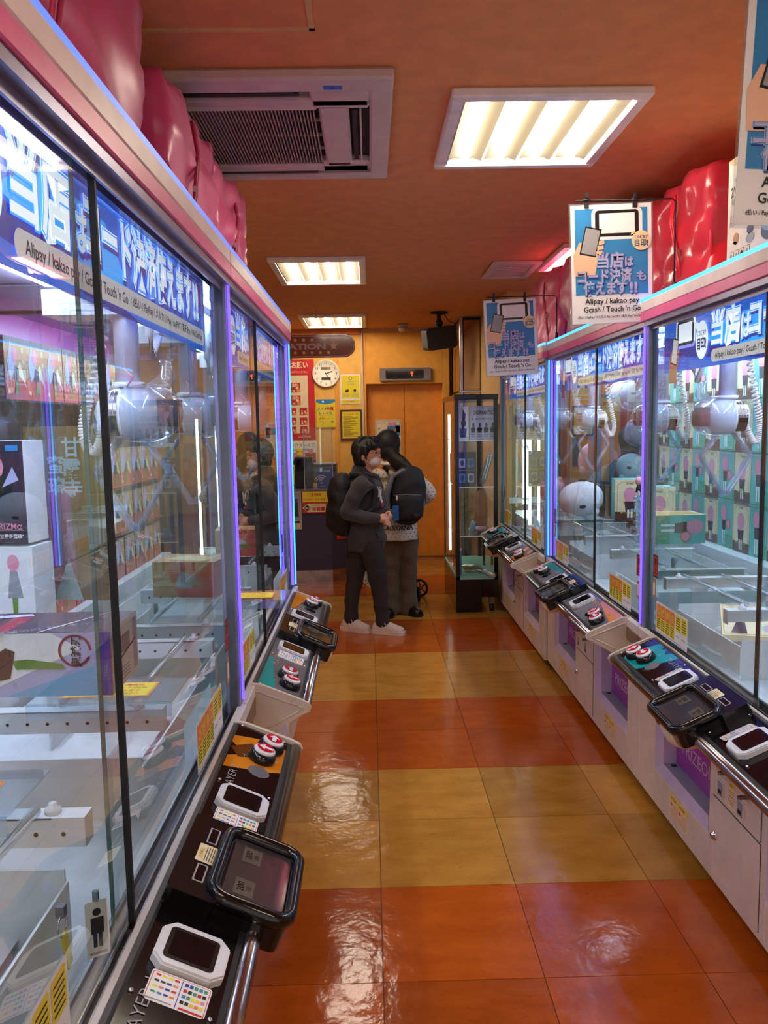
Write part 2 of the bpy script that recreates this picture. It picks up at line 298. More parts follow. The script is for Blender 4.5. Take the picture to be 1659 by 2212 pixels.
# ---- cassette air conditioner
ac = thing('air_conditioner', 'cream four way ceiling air conditioner with dark louvre grille', 'air conditioner', (-.86, 2.42, CZ))
g = G(); W_ = .95
S0, S1 = .205, .745
g.box(0, W_, 0, .095, -.035, 0, 'ac_plastic'); g.box(0, W_, W_-.06, W_, -.035, 0, 'ac_plastic'); g.box(0, .095, .095, W_-.06, -.035, 0, 'ac_plastic'); g.box(W_-.07, W_, .095, W_-.06, -.035, 0, 'ac_plastic')
g.box(.095, W_-.07, .15, .20, -.035, 0, 'ac_plastic'); g.box(.095, W_-.07, .77, .84, -.035, 0, 'ac_plastic'); g.box(.15, .20, .2, .77, -.035, 0, 'ac_plastic'); g.box(.72, W_-.135, .2, .77, -.035, 0, 'ac_plastic'); g.box(.7, W_-.07, .095, .22, -.035, 0, 'ac_plastic'); g.box(.7, W_-.07, .74, .84, -.035, 0, 'ac_plastic')
g.box(.2, .72, .2, .22, -.04, 0, 'ac_plastic'); g.box(.2, .72, .75, .77, -.04, 0, 'ac_plastic')
g.obj('panel', ac, bevel=.008)
g = G(); g.box(.02, W_-.02, .02, W_-.02, -.006, -.001, 'ac_dark'); g.obj('dark_duct', ac)
for a in ((.12, .67, .1, .15), (.12, .68, .845, .885)):
    g = G(); g.box(a[0], a[1], a[2]+.008, a[2]+.03, -.03, -.024, 'ac_dark', RX(0)); g.box(a[0], a[1], a[2]+.036, a[2]+.042, -.034, -.03, 'ac_plastic'); g.obj('air_flap', ac)
for a in ((.10, .15), (.82, .875)):
    g = G(); g.box(a[0]+.005, a[0]+.02, .24, .72, -.03, -.02, 'ac_dark'); g.box(a[0]+.028, a[0]+.034, .24, .72, -.034, -.026, 'ac_plastic'); g.obj('air_flap', ac)
g = G(); 
for k in range(46): x = .212+k*.0109; g.box(x, x+.0032, .22, .75, -.036, -.022, 'ac_slat')
g.obj('grille_slats', ac, kind='stuff')
for k in range(3): g = G(); g.box(.2, .72, .35+k*.135, .358+k*.135, -.022, -.014, 'ac_slat'); g.obj('grille_bar', ac)
g = G(); g.box(.745, .80, .045, .07, -.0365, -.035, 'sticker_blue'); g.text('D', .7725, .0575, .02, 'print_navy', tr=T(0, 0, -.0368) @ Matrix.Diagonal((1, 1, -1, 1))); g.obj('blue_tag', ac, label='small blue tag lettered D')
# ---- ceiling vent
vt = thing('ceiling_vent', 'square white ceiling air vent with fine slats above the right row', 'vent', (.80, 5.24, CZ))
g = G(); 
for a in ((0, .32, 0, .05), (0, .32, .5, .55), (0, .05, .05, .5), (.27, .32, .05, .5)): g.box(*a, -.02, 0, 'ac_plastic')
g.obj('frame', vt, bevel=.005)
g = G(); g.box(.05, .27, .05, .5, -.004, -.001, 'ac_dark'); g.obj('backing', vt)
for k in range(11): g = G(); g.box(.05, .27, .065+k*.0395, .09+k*.0395, -.012, -.006, 'ac_plastic'); g.obj('slat', vt)
# ---- smoke detector and loudspeaker
sd = thing('smoke_detector', 'small round cream smoke detector on the ceiling before the lift', 'smoke detector', (.36, 8.45, CZ), rot=(pi, 0, 0))
g = G(); g.lathe([(.0, 0), (.055, 0), (.058, .02), (.05, .03)], 'ac_plastic'); g.obj('base', sd); g = G(); g.lathe([(.046, .03), (.044, .06), (.03, .075), (0, .076)], 'ac_plastic'); g.obj('sensor_head', sd)
sp = thing('loudspeaker', 'black loudspeaker hanging from the ceiling on a short arm', 'loudspeaker', (.66, 7.6, CZ))
g = G(); g.lathe([(0, -.0), (.08, -.0), (.085, -.012), (.03, -.022), (.02, -.03)], 'black_matt'); g.obj('ceiling_plate', sp)
g = G(); g.tube([(0, 0, -.02), (0, 0, -.09)], .02, 'black_matt'); g.ell((0, 0, -.1), (.035, .035, .035), 'black_matt'); g.tube([(0, 0, -.1), (-.0, .02, -.16)], .024, 'black_matt'); g.obj('arm', sp)
g = G(Matrix.Translation((0, 0, -.245)) @ RZ(.25) @ RY(-.14) @ RX(.1)); g.prism(rpoly(-.145, -.09, .29, .2, .035), -.08, .08, 'black_matt', tr=Matrix.Rotation(pi/2, 4, 'X')); g.obj('box', sp, bevel=.015, seg=2)
g = G(); g.tube([(.05, 0, -.02), (.09, .02, -.08), (.15, .03, -.1), (.16, .0, -.16)], .004, 'black_matt', 5); g.obj('cable', sp)
# ---- lift indicator
li = thing('lift_indicator', 'steel lift indicator with black display and glowing red up arrow', 'indicator', (.12, WY-.001, 1.945))
g = G(); g.prism(rpoly(0, 0, .55, .135, .01), 0, .035, 'steel_dark', tr=front(0, 0, 0)); g.obj('housing', li, bevel=.004)
g = G(front(0, -.0355, 0)); g.rrect(.065, .02, .41, .095, .012, 'screen_black', 1); g.obj('display', li)
g = G(front(0, -.0365, 0)); g.rect(.343, .045, .008, .045, 'arrow_red', 2); g.flat([(.33, .075), (.347, .096), (.364, .075), (.359, .071), (.347, .086), (.335, .071)], 'arrow_red', 3); g.obj('up_arrow', li)
# ---- things on the counter wall
def wall_sheet(name, label, cat, x0, x1, z0, z1, y=WY, thick=.004, base='print_white', edge=None):
    t = thing(name, label, cat, (x0, y-.0005, z0)); w_, h = x1-x0, z1-z0
    g = G(); g.box(0, w_, -thick, 0, 0, h, base); g.obj('backing', t)
    return t, G(front(0, -thick-.0006, 0)), w_, h
t, g, w_, h = wall_sheet('poster', 'tall red notice poster with white rows of pictogram squares, left of the clock', 'poster', -1.35, -.585, 1.33, 2.19, base='print_red')
g.rect(.03, .07, w_-.1, h-.24, 'print_cream', 1); g.text('ご来店のお客様へお願い', .37, h-.06, .075, 'print_cream', 2, .03, wd=.66); g.text('快適にご利用いただくため以下の事項をお守りください', .37, h-.135, .026, 'print_cream', 2, .01, wd=.66)
g.text('STATION', w_-.12, .035, .032, 'print_cream', 2, .02)
for k, (cx, cz, s_) in enumerate([(.56, .56, 1.3), (.30, .56, 1.3), (.56, .425, 1.3), (.30, .425, 1.3)]+[(x, z, 1) for z in (.305, .20, .105) for x in (.1, .24, .38, .52, .64)]):
    s_ = .04*s_; g.rrect(cx-s_, cz-s_, 2*s_, 2*s_, .006, 'print_red', 2)
    if s_ > .045: g.text(['18:00~', '16:00~', '22:00~', '20:00~'][k % 4], cx, cz+s_*.7, s_*.5, 'print_cream', 3, .03); g.text('16歳未満', cx, cz+s_*.35, s_*.38, 'print_cream', 3, .03)
    g.disc(cx-s_*.4, cz+s_*.1-(.02 if s_ > .045 else 0), s_*.2, 'print_cream', 3, 10); g.flat([(cx-s_*.65, cz-s_*.8), (cx-s_*.1, cz-s_*.8), (cx-s_*.25, cz-s_*.1), (cx-s_*.55, cz-s_*.1)], 'print_cream', 3)
    g.disc(cx+s_*.65, cz-s_*.6, s_*.42, 'print_orange', 4, 12); g.rect(cx+s_*.1, cz-s_*.3, s_*.6, s_*.5, 'print_cream', 3)
g.obj('print', t)
t, g, w_, h = wall_sheet('poster', 'white lottery poster with dark picture strip, under the red notice poster', 'poster', -1.25, -.575, 1.04, 1.315)
g.text('オンラインキャラクターくじ', .36, h-.045, .05, 'print_gold', 1, .03, wd=.6); g.text('Online lottery / 日本语在线抽签', .36, h-.095, .03, 'print_black', 1, wd=.55)
for k in range(5): g.rect(.03+k*.128, .02, .12, .13, ['print_grey', 'print_pink', 'print_tan', 'print_pink', 'print_coral'][k], 1); g.rect(.03+k*.128, .02, .12, .045, 'print_plum', 2); g.rrect(.06+k*.128, .075, .05, .04, .01, 'print_navy', 2)
g.disc(w_-.19, .16, .038, 'print_yellow', 3, 12); g.disc(w_-.07, .165, .028, 'print_pink', 3, 12); g.text('遊べる', w_-.19, .16, .025, 'print_black', 4); g.obj('print', t)
t, g, w_, h = wall_sheet('poster', 'light yellow phone charging poster with a blue header, below the clock', 'poster', -.57, -.365, 1.46, 1.76, y=WY-.013, base='print_yellow')
g.flat([(0, h), (0, h-.03)]+[(w_*k/8, h-.03-.022*sin(pi*k/8)) for k in range(1, 8)]+[(w_, h-.03), (w_, h)], 'print_blue', 1); g.disc(w_*.36, h-.024, .012, 'print_white', 2, 12)
g.rrect(.018, h-.175, w_-.036, .1, .008, 'print_grey', 1); g.rrect(.02, h-.173, w_-.04, .096, .008, 'print_yellow', 2)
g.text('スマホ', w_*.32, h-.1, .036, 'print_deep_blue', 3, .02); g.text('充電', w_*.72, h-.1, .04, 'print_red', 3, .03); g.text('レンタル', w_/2, h-.147, .04, 'print_deep_blue', 3, .02, wd=.14)
g.text('¥165~', w_*.3, h-.205, .026, 'print_red', 3, .02); g.text('お手軽レンタル!', w_*.7, h-.205, .012, 'print_grey', 3); g.rect(.155, .05, .028, .02, 'print_grey', 2); g.stroke([(.02, .06), (.06, .065), (.08, .05), (.06, .025)], .004, 'print_sky', 2); g.obj('print', t)
t, g, w_, h = wall_sheet('poster', 'yellow house notice poster in white border at head height, right of the clock', 'poster', -.305, -.09, 1.705, 2.02)
g.rect(.01, .01, w_-.02, h-.02, 'print_yellow', 1); g.disc(w_/2, h-.04, .018, 'print_black', 2); g.disc(w_/2, h-.04, .013, 'print_yellow', 3)
for k, q in enumerate((.07, .08, .1, .11)): g.rect(w_/2-.04, h-q, .08, .004, 'print_grey', 2)
g.disc(.065, .14, .014, 'print_black', 2, 8); g.rect(.075, .13, .012, .03, 'print_black', 2); g.disc(.155, .145, .016, 'print_black', 2, 6)
for k in range(8): g.rect(.02+(k % 2)*.1, .08+.01*(k//2), .075, .003, 'print_grey', 2)
g.rect(.012, .045, w_-.024, .014, 'print_white', 2); g.text('CIGARETTE', w_/2, .028, .02, 'print_red', 2, .02); g.obj('print', t)
t, g, w_, h = wall_sheet('framed_notice', 'yellow house rules notice in a dark wooden frame, left of the lift', 'notice', -.315, -.075, 1.315, 1.645, thick=.016, base='wood_brown')
g.rect(.022, .022, w_-.044, h-.044, 'print_yellow', 1); g.text('ハウスルール', w_/2, h-.045, .03, 'print_red', 2, .02, wd=.15)
for k in range(21): g.rect(.032, .04+.0108*k, random.uniform(.07, .165), .004, 'print_black' if k % 4 else 'print_red', 2)
g.obj('print', t)
t, g, w_, h = wall_sheet('poster', 'pale floor map poster with red and blue shapes on the lift door', 'poster', .065, .345, 1.13, 1.53, y=WY+.13, base='print_cream')
g.rect(.008, .008, w_-.016, h-.016, 'print_sky', 1); g.rect(.014, .014, w_-.028, h-.028, 'print_cream', 2); g.rect(.13, .26, .14, .07, 'print_blue', 3); g.rect(.22, .22, .05, .12, 'print_blue', 3); g.rect(.14, .33, .09, .045, 'print_pink', 3); g.rect(.2, .02, .05, .1, 'print_red', 3); g.disc(.15, .28, .025, 'print_navy', 4, 6); g.rrect(.2, .27, .03, .035, .005, 'print_tan', 4); g.rect(.03, .3, .02, .015, 'print_blue', 3); g.rect(.025, h-.035, .08, .006, 'print_red', 3); g.rect(.02, .02, .15, .16, 'print_grey', 3); g.obj('print', t)
t, g, w_, h = wall_sheet('notice_board', 'plain grey blue board on the wall behind the two people', 'board', -.16, -.085, .98, 1.3, base='print_grey'); g.rect(.008, .008, w_-.016, h-.016, 'print_navy', 1); g.obj('print', t)
# clock
ck = thing('wall_clock', 'round white wall clock with two small displays, showing twenty five past two', 'clock', (-.455, WY-.001, 2.035))
g = G(front(0, 0, 0)); g.lathe([(0, 0), (.142, 0), (.148, .012), (.148, .03), (.138, .036), (.133, .03), (0, .03)], 'clock_white', 40); g.obj('case', ck)
g = G(front(0, -.031, 0))
for k in range(12):
    a = pi/2-(k+1)*pi/6; g.text(str(k+1), .112*cos(a), .112*sin(a), .034, 'print_black', 1)
for k in range(60): a = k*pi/30; g.rect(-.0008, .127, .0016, .004, 'print_black', 1, tr=RZ(a))
g.obj('dial_numbers', ck)
for z0, m_, s_ in ((.04, 'lcd_tan', '22:26'), (-.07, 'lcd_dark', '5  3')):
    g = G(front(0, -.031, 0)); g.rect(-.05, z0, .1, .028, m_, 1); g.text(s_, -.02, z0+.014, .026, 'print_black', 2, .01); g.obj('display', ck)
for a, L_, w2 in ((pi/2-rad(72), .07, .006), (pi/2-rad(150), .095, .005)):
    g = G(front(0, -.034, 0) @ RZ(a)); g.box(-.015, L_, -w2/2, w2/2, 0, .002, 'print_black'); g.obj('hand', ck)
# hanging shaped sign
hs = thing('hanging_sign', 'translucent brown hanging sign with dots, a star and grey letters', 'sign', (-.9, 7.25, 0))
Z0, Z1, RC = 2.075, 2.275, .10
pts = [(-.45, 2.0), (0.15, 2.0), (.24, Z0)]+[(.69+RC*cos(-pi/2+pi*k/14), (Z0+Z1)/2+RC*sin(-pi/2+pi*k/14)) for k in range(15)]+[(.24, Z1), (.15, 2.35), (-.45, 2.35)]
g = G(front(0, 0, 0)); g.prism(pts, 0, .012, 'sign_brown'); g.obj('board', hs)
g = G(front(0, -.0125, 0)); q = [(.15, 2.015), (.245, Z0+.012)]+[(.69+(RC-.012)*cos(-pi/2+pi*k/14), (Z0+Z1)/2+(RC-.012)*sin(-pi/2+pi*k/14)) for k in range(15)]+[(.245, Z1-.012), (.15, 2.335)]
g.stroke(q, .006, 'sign_letter', 1)
for k in range(6):
    for z in (Z1-.045, Z0+.045): g.disc(.19+k*.073, z, .014, 'sign_dot', 1, 14)
g.text('STATION', .31, (Z0+Z1)/2, .07, 'sign_letter', 1, .045, wd=.44); 
g.flat([(.60+(.04 if i % 2 == 0 else .017)*cos(pi/2+i*pi/5), (Z0+Z1)/2+(.04 if i % 2 == 0 else .017)*sin(pi/2+i*pi/5)) for i in range(10)], 'sign_dot', 1); g.obj('print', hs)
for x in (.45, .05): g = G(); g.cyl((x, -.006, 2.275), (x, -.006, CZ), .0015, 'steel', 5); g.obj('wire', hs)
# ================================================================ CRANE GAME CABINETS
MW, MD, GB, GT = 1.65, .86, .672, 1.85      # width, depth, glass bottom / top
PAY = ["Alipay / kakao pay / Gcash / Touch 'n Go / d払い / PayPay / メルカリ Pay / au PAY / 楽天 Pay / WeChat Pay"]
HAND = [(0, 0), (.1, .0), (.13, .14), (.2, .26), (.19, .34), (.12, .37), (.06, .34), (.0, .3), (-.05, .2), (-.06, .1)]
def phone_art(g, x, y, s, l, glow=False):
    """hand with a phone in front of a payment tablet; s = overall height"""
    A = (lambda X, Y: (x+X*s, y+Y*s)); wh = 'glow_white' if glow else 'print_white'; nv = 'print_navy'
    g.rrect(*A(.25, .38), 1.0*s, .6*s, .1*s, wh, l); g.rrect(*A(.32, .44), .86*s, .5*s, .07*s, 'print_black', l+1); g.rect(*A(.40, .50), .70*s, .38*s, wh, l+2)
    g.flat([A(*p) for p in [(-.1, -.3), (.3, -.3), (.36, -.02), (.42, .1), (.3, .34), (.0, .34), (-.12, .1)]], 'print_skin', l+3)
    ph = [A(*p) for p in [(0, .12), (.32, .05), (.45, .58), (.13, .65)]]; g.flat(ph, 'print_black', l+4)
    c = [sum(p[i] for p in ph)/4 for i in (0, 1)]; g.flat([(c[0]+(p[0]-c[0])*.86, c[1]+(p[1]-c[1])*.9) for p in ph], 'print_grey' if not glow else 'glow_cream', l+5)
    for k in range(3): g.flat([A(*p) for p in [(.32+.03*k, .08+.1*k), (.46+.02*k, .1+.1*k), (.45+.02*k, .18+.1*k), (.33+.03*k, .16+.1*k)]], 'print_skin', l+6)
def outlined(g, s, x, y, h, l, wd, mats, b=(.085, .068, .05, .022), rot=0, off=(.05, -.06)):
    g.text(s, x+off[0]*h, y+off[1]*h, h, mats[0], l, b[0], wd=wd*1.04, rot=rot)
    for k in range(1, 4): g.text(s, x, y, h, mats[k], l+k, b[k], wd=wd*(1+.02*(3-k)), rot=rot)
def banner_mesh():
    g = G(front(0, 0, 0)); w_, h = 1.57, .175
    g.rect(0, 0, w_, h, 'glow_blue', 0)
    g.flat([(0, h*.35), (w_*.5, 0), (w_*.62, 0), (0, h*.75)], 'glow_navy', 1); g.flat([(w_*.55, h), (w_*.8, h), (w_, h*.5), (w_, h)], 'glow_navy', 1)
    g.flat([(.38, h*.5), (.62, h*.25), (.9, h*.3), (.78, h*.8), (.5, h*.85)], 'glow_azure', 1)
    phone_art(g, .07, .012, .17, 1, True)
    g.disc(.345, .09, .05, 'glow_white', 9, 24, .062); g.flat([(.30, .125), (.27, .16), (.325, .145)], 'glow_white', 9)
    g.text('この端末が', .345, .112, .02, 'print_deep_blue', 10, .02, wd=.07); g.text('目印!', .345, .077, .042, 'print_deep_blue', 10, .035, wd=.072)
    M4 = ('glow_navy', 'glow_white', 'glow_azure', 'glow_white')
    outlined(g, '当店', .515, .115, .115, 4, .20, M4); outlined(g, 'は', .655, .1, .08, 4, .065, M4); outlined(g, 'コード', .80, .115, .11, 4, .24, M4); outlined(g, '決済使えます', 1.17, .115, .11, 4, .48, M4); outlined(g, '!!', 1.46, .115, .11, 4, .06, M4)
    g.rrect(.42, .012, 1.12, .04, .018, 'glow_cream', 8); 
    g.text("Alipay / kakao pay / Gcash / Touch 'n Go", .665, .033, .026, 'print_black', 9, .015, wd=.43); g.text('/ d払い / PayPay / メルカリ Pay / au PAY / 楽天 Pay / WeChat Pay', 1.205, .033, .021, 'print_black', 9, .015, wd=.62)
    return g
def sticker_rules():
    g = G(front(0, 0, 0)); g.rrect(0, 0, .30, .115, .006, 'print_white', 0)
    for k in range(4): g.rect(.008+k*.045, .058, .042, .05, 'print_orange', 1); g.rect(.008+k*.045, .012, .042, .046, 'print_yellow', 1); g.text(['Q', '操', '景', '注'][k], .029+k*.045, .083, .03, 'print_yellow', 2, .02)
    for k in range(4):
        for j in range(5): g.rect(.012+k*.045, .018+j*.008, .032, .003, 'print_black', 2)
    for k in range(2):
        g.rrect(.196+k*.052, .052, .046, .056, .006, 'print_yellow', 1)
        for j in range(5): g.rect(.202+k*.052, .06+j*.009, .034, .003, 'print_black', 2)
        g.rect(.2+k*.052, .03, .03, .004, 'print_grey', 1)
    g.rrect(.006, .004, .288, .004, .001, 'print_lilac', 1)
    return g
def pay_sticker():
    g = G(); g.rrect(0, 0, .092, .052, .004, 'print_white', 0); g.rrect(.002, .002, .088, .048, .003, 'print_red', 1); g.rrect(.003, .003, .086, .046, .003, 'print_white', 2); g.rect(.044, .004, .0012, .044, 'print_violet', 3); g.rect(.004, .044, .036, .003, 'print_red', 3); g.rect(.05, .044, .03, .002, 'print_grey', 3)
    cs = ['print_red', 'print_blue', 'print_black', 'print_green', 'print_orange', 'print_pink', 'print_deep_blue', 'print_yellow']; r = random.Random(3)
    for i in range(5):
        for j in range(4): g.rect(.006+i*.0072, .006+j*.009, .0055, .005, cs[r.randrange(8)], 3)
    for i in range(4):
        for j in range(4): g.rect(.049+i*.0095, .006+j*.009, .007, .003, cs[r.randrange(8)], 3)
    return g
def arrow(g, x, y, s, rot, m, l):
    c, s_ = cos(rot), sin(rot); p = [(-.3, -.9), (.3, -.9), (.3, 0), (.75, 0), (0, .85), (-.75, 0), (-.3, 0)]
    g.flat([(x+(a*c-b*s_)*s, y+(a*s_+b*c)*s) for a, b in p], m, l)
# console plane: u along x, v up the slope; front edge (y=-.150,z=.628), back edge (y=-.012,z=.690)
CF, CB = Vector((0, -.150, .628)), Vector((0, -.012, .690)); CV = (CB-CF).normalized(); CN = Vector((1, 0, 0)).cross(CV); CL = (CB-CF).length
CU0, CU1 = .17, 1.50
def con(x, v, w_=0.):   # matrix of the console surface at (x, v)
    o = Vector((x, 0, 0))+CF+CV*v+CN*w_
    return Matrix(((1, CV.x, CN.x, o.x), (0, CV.y, CN.y, o.y), (0, CV.z, CN.z, o.z), (0, 0, 0, 1)))
MC = {}
def part(key, fn, name, parent, **k):
    """build a part once, reuse its mesh for the later cabinets"""
    if key not in MC: MC[key] = fn().mesh(name)
    o = bpy.data.objects.new(name, MC[key]); COL.objects.link(o); o.parent = parent
    if 'loc' in k: o.location = k['loc']
    if 'mx' in k: o.matrix_local = k['mx']
    if k.get('bevel'): bv = o.modifiers.new('bevel', 'BEVEL'); bv.width = k['bevel']; bv.segments = k.get('seg', 1); bv.limit_method = 'ANGLE'; bv.angle_limit = rad(50)
    if k.get('label'): o['label'] = k['label']
    return o
OPN = ((.175, .655), (1.025, 1.50))
def b_cabinet():
    g = G(); m = 'cabinet_white'; z0 = .06; t = .02
    g.box(0, OPN[0][0], 0, t, z0, .66, m); g.box(OPN[0][1], OPN[1][0], 0, t, z0, .66, m); g.box(OPN[1][1], MW, 0, t, z0, .66, m)
    for a, b in OPN: g.box(a, b, 0, t, z0, .195, m); g.box(a, b, 0, t, .57, .66, m)
    g.box(0, t, t, MD, z0, .66, m); g.box(MW-t, MW, t, MD, z0, .66, m); g.box(t, MW-t, MD-t, MD, z0, .66, m); g.box(t, MW-t, t, MD-t, z0, z0+t, m); return g
def b_chute():
    g = G(); a, b = 0, OPN[0][1]-OPN[0][0]; z0, z1 = .195, .57; d = .055
    o = [(a, z0), (b, z0), (b, z1), (a, z1)]; i = [(a+.03, z0+.03), (b-.03, z0+.03), (b-.03, z1-.02), (a+.03, z1-.02)]
    for k in range(4):
        p, q = o[k], o[(k+1) % 4]; r, s = i[(k+1) % 4], i[k]
        g.quad([(p[0], .0, p[1]), (q[0], .0, q[1]), (r[0], .02, r[1]), (s[0], .02, s[1])], 'chute_lilac')
        g.quad([(s[0], .02, s[1]), (r[0], .02, r[1]), (r[0], .02+d, r[1]), (s[0], .02+d, s[1])], 'chute_lilac')
    g.quad([(a+.03, .02+d-.002, z0+.031), (b-.03, .02+d-.002, z0+.031), (b-.03, .02, z0+.031), (a+.03, .02, z0+.031)], 'chute_grey')
    return g
def b_flap():
    g = G(front(.03, .02+.055-.006, .228)); w_ = OPN[0][1]-OPN[0][0]-.06; g.box(0, w_, 0, .32, -.004, 0, 'chute_purple'); g.text('PRIZEOUT', w_/2-.0, .085, .07, 'chute_lilac', 1, -.005, wd=.31)
    return g
def b_hole():
    g = G(); g.lathe([(0, 0), (.011, 0), (.011, .002), (0, .002)], 'black_matt', 12); return g
def b_door(z0, z1):
    def f():
        g = G(); g.box(.0, .30, -.004, 0, z0, z1, 'cabinet_white'); g.box(-.003, .303, -.001, -.0001, z0-.003, z1+.003, 'black_matt'); return g
    return f
def b_lock():
    g = G(front(0, 0, 0)); g.lathe([(0, 0), (.014, 0), (.014, .004), (.009, .006), (.009, .012), (0, .012)], 'chrome', 16); g.box(-.001, .001, -.006, .006, .012, .0125, 'black_matt'); return g
def b_knob():
    g = G(front(0, 0, 0)); g.lathe([(0, 0), (.0065, 0), (.0065, .03), (.005, .034), (0, .034)], 'steel_dark', 12); return g
def b_slot():
    g = G(); g.box(0, .036, -.006, 0, 0, .05, 'cabinet_white'); g.box(.004, .032, -.0075, -.006, .004, .046, 'chute_grey'); g.box(.008, .028, -.008, -.0075, .01, .022, 'black_matt'); return g
def b_coinlabel():
    g = G(front(0, 0, 0)); g.rect(0, 0, .04, .072, 'print_cream', 0); g.rect(0, .06, .04, .012, 'print_yellow', 1); g.text('100円', .02, .066, .01, 'print_red', 2, .02)
    for k in range(6): g.rect(.004, .008+k*.008, .032, .0025, 'print_red' if k % 2 else 'print_grey', 1)
    return g
def b_warn():
    g = G(front(0, 0, 0)); g.rect(0, 0, .15, .078, 'print_cream', 0)
    for x in (0, .0765): 
        g.rect(x+.001, .060, .0725, .017, 'print_yellow', 1); g.text('⚠警告' if x == 0 else '⚠注意', x+.037, .0685, .013, 'print_red', 2, .02); g.text('▲', x+.012, .0685, .01, 'print_black', 2)
        for k in range(6): g.rect(x+(.026 if k > 2 else .006), .008+k*.008, .044 if k > 2 else .062, .002, 'print_coral', 1)
        if True: g.disc(x+.014, .045, .008, 'print_coral', 1, 8)
    g.rect(.0745, 0, .001, .078, 'print_coral', 1); return g
def b_caster():
    g = G(); g.box(-.02, .02, -.02, .02, .052, .06, 'steel_dark'); g.box(-.016, -.013, -.014, .014, .02, .052, 'steel_dark'); g.box(.013, .016, -.014, .014, .02, .052, 'steel_dark')
    g.add([], [], 'rubber'); g.cyl((-.012, 0, .027), (.012, 0, .027), .026, 'rubber', 18); g.cyl((-.014, 0, .027), (.014, 0, .027), .01, 'steel', 10); return g
def b_console():
    g = G(); a, b = CU0, CU1; prof = [(-.150, .628), (-.012, .690), (0, .690), (0, .53), (-.02, .53), (-.15, .606)]
    g.prism([(p[1], p[0]) for p in prof][::-1], a, b, 'black_matt', tr=Matrix(((0, 0, 1, 0), (0, 1, 0, 0), (1, 0, 0, 0), (0, 0, 0, 1)))); return g
def b_panel(kind):
    def f():
        g = G(con(CU0, 0, .0008)); w_ = CU1-CU0; base = 'black_panel' if kind == 'black' else 'grey_panel'
        g.box(.004, w_-.004, .012, CL-.004, 0, .0012, base); g.T = con(CU0, 0, .0024)
        if kind == 'black':
            for s_, m_ in ((1, 'teal_print'), (-1, 'orange_print')):
                X = (lambda x: x if s_ == 1 else w_-x)
                P_ = (lambda L_: L_ if s_ == 1 else L_[::-1])
                g.flat(P_([(X(.055), .012), (X(.19), .012), (X(.215), .05), (X(.12), CL-.004), (X(.08), CL-.004), (X(.03), .045)]), m_, 0)
                g.flat(P_([(X(.12), .06), (X(.215), .05), (X(.26), CL-.006), (X(.2), CL-.006)]), m_, 0); g.flat(P_([(X(.09), .1), (X(.14), .055), (X(.19), .12), (X(.15), CL-.005)]), 'brown_print' if s_ < 0 else 'teal_print', 1)
        else:
            g.rect(.005, .012, .06, CL-.018, 'teal_print', 0) if False else g.flat([(.005, CL-.06), (.30, CL-.02), (.30, CL-.005), (.005, CL-.005)], 'teal_print', 0)
            g.flat([(.005, CL-.06), (.10, CL-.05), (.06, CL-.005), (.005, CL-.005)], 'teal_print', 1)
            g.flat([(w_-.30, CL-.02), (w_-.005, CL-.07), (w_-.005, CL-.005), (w_-.30, CL-.005)], 'orange_print', 0)
        lt = 'print_grey' if kind == 'black' else 'print_orange'
        g.text('PLAYER 1', .30, CL-.032, .028, 'print_grey', 2, -.01, wd=.13); g.text('PLAYER 2', w_-.30, CL-.032, .028, lt, 2, -.01, wd=.13)
        for X in (.225, w_-.225): g.disc(X, .062, .027, 'screen_black' if kind != 'black' else 'grey_panel', 1, 22)
        for X, t_ in ((.1, '1'), (.17, '2'), (w_-.1, '2'), (w_-.17, '1')): g.text('↑' if t_ == '2' else '→', X-.0, .108, .02, 'print_black' if kind != 'black' else 'print_grey', 2)
        for X in (.01, .33, .55, w_-.55, w_-.33, w_-.01):
            for v in (.022, CL-.012): g.ell((X, v, .001), (.0042, .0042, .003), 'chrome', 8, 5)
        return g
    return f
def b_tube(): g = G(); g.cyl((CU0+.005, -.158, .616), (CU1-.005, -.158, .616), .0165, 'rail_tube', 16); return g
def b_bracket(sd):
    def f():
        x = CU0 if sd == 0 else CU1; s_ = -1 if sd == 0 else 1; g = G(); q = []
        pr = [(0, .694), (-.03, .690), (-.150, .640), (-.172, .628), (-.178, .615), (-.172, .602), (-.15, .594), (0, .505)]
        g.prism([(p[1], p[0]) for p in pr][::-1] , min(x, x+s_*.012), max(x, x+s_*.012), 'cream_paint', tr=Matrix(((0, 0, 1, 0), (0, 1, 0, 0), (1, 0, 0, 0), (0, 0, 0, 1))))
        pr2 = [(-.0, .672), (-.02, .668), (-.14, .622), (-.155, .615), (-.14, .606), (0, .532)]
        for k in range(len(pr2)):
            a, b = pr2[k], pr2[(k+1) % len(pr2)]; g.tube([(x+s_*.012, a[0], a[1]), (x+s_*.012, b[0], b[1])], .0035, 'cream_paint', 6)
        return g
    return f
def b_button():
    g = G(); g.lathe([(0, 0), (.034, 0), (.035, .006), (.031, .02), (.026, .022), (0, .022)], 'black_plastic', 28); return g
def b_cap(rot):
    def f():
        g = G(); g.lathe([(0, .020), (.0265, .020), (.0275, .025), (.025, .029), (.0, .0305)], 'button_white', 28); g.disc(0, 0, .0215, 'button_red', 0, 26, tr=T(0, 0, .0312)); arrow(g, 0, 0, .0155, rot, 'button_white', 1) if False else None
        c, s_ = cos(rot), sin(rot); g.flat([((a*c-b*s_)*.0175, (a*s_+b*c)*.0175) for a, b in [(-.3, -1.1), (.3, -1.1), (.3, .1), (.8, .1), (0, .95), (-.8, .1), (-.3, .1)]], 'button_white', 0, T(0, 0, .0318)); return g
    return f
def octo(x, y, w_, h, c): return [(x+c, y), (x+w_-c, y), (x+w_, y+c), (x+w_, y+h-c), (x+w_-c, y+h), (x+c, y+h), (x, y+h-c), (x, y+c)]
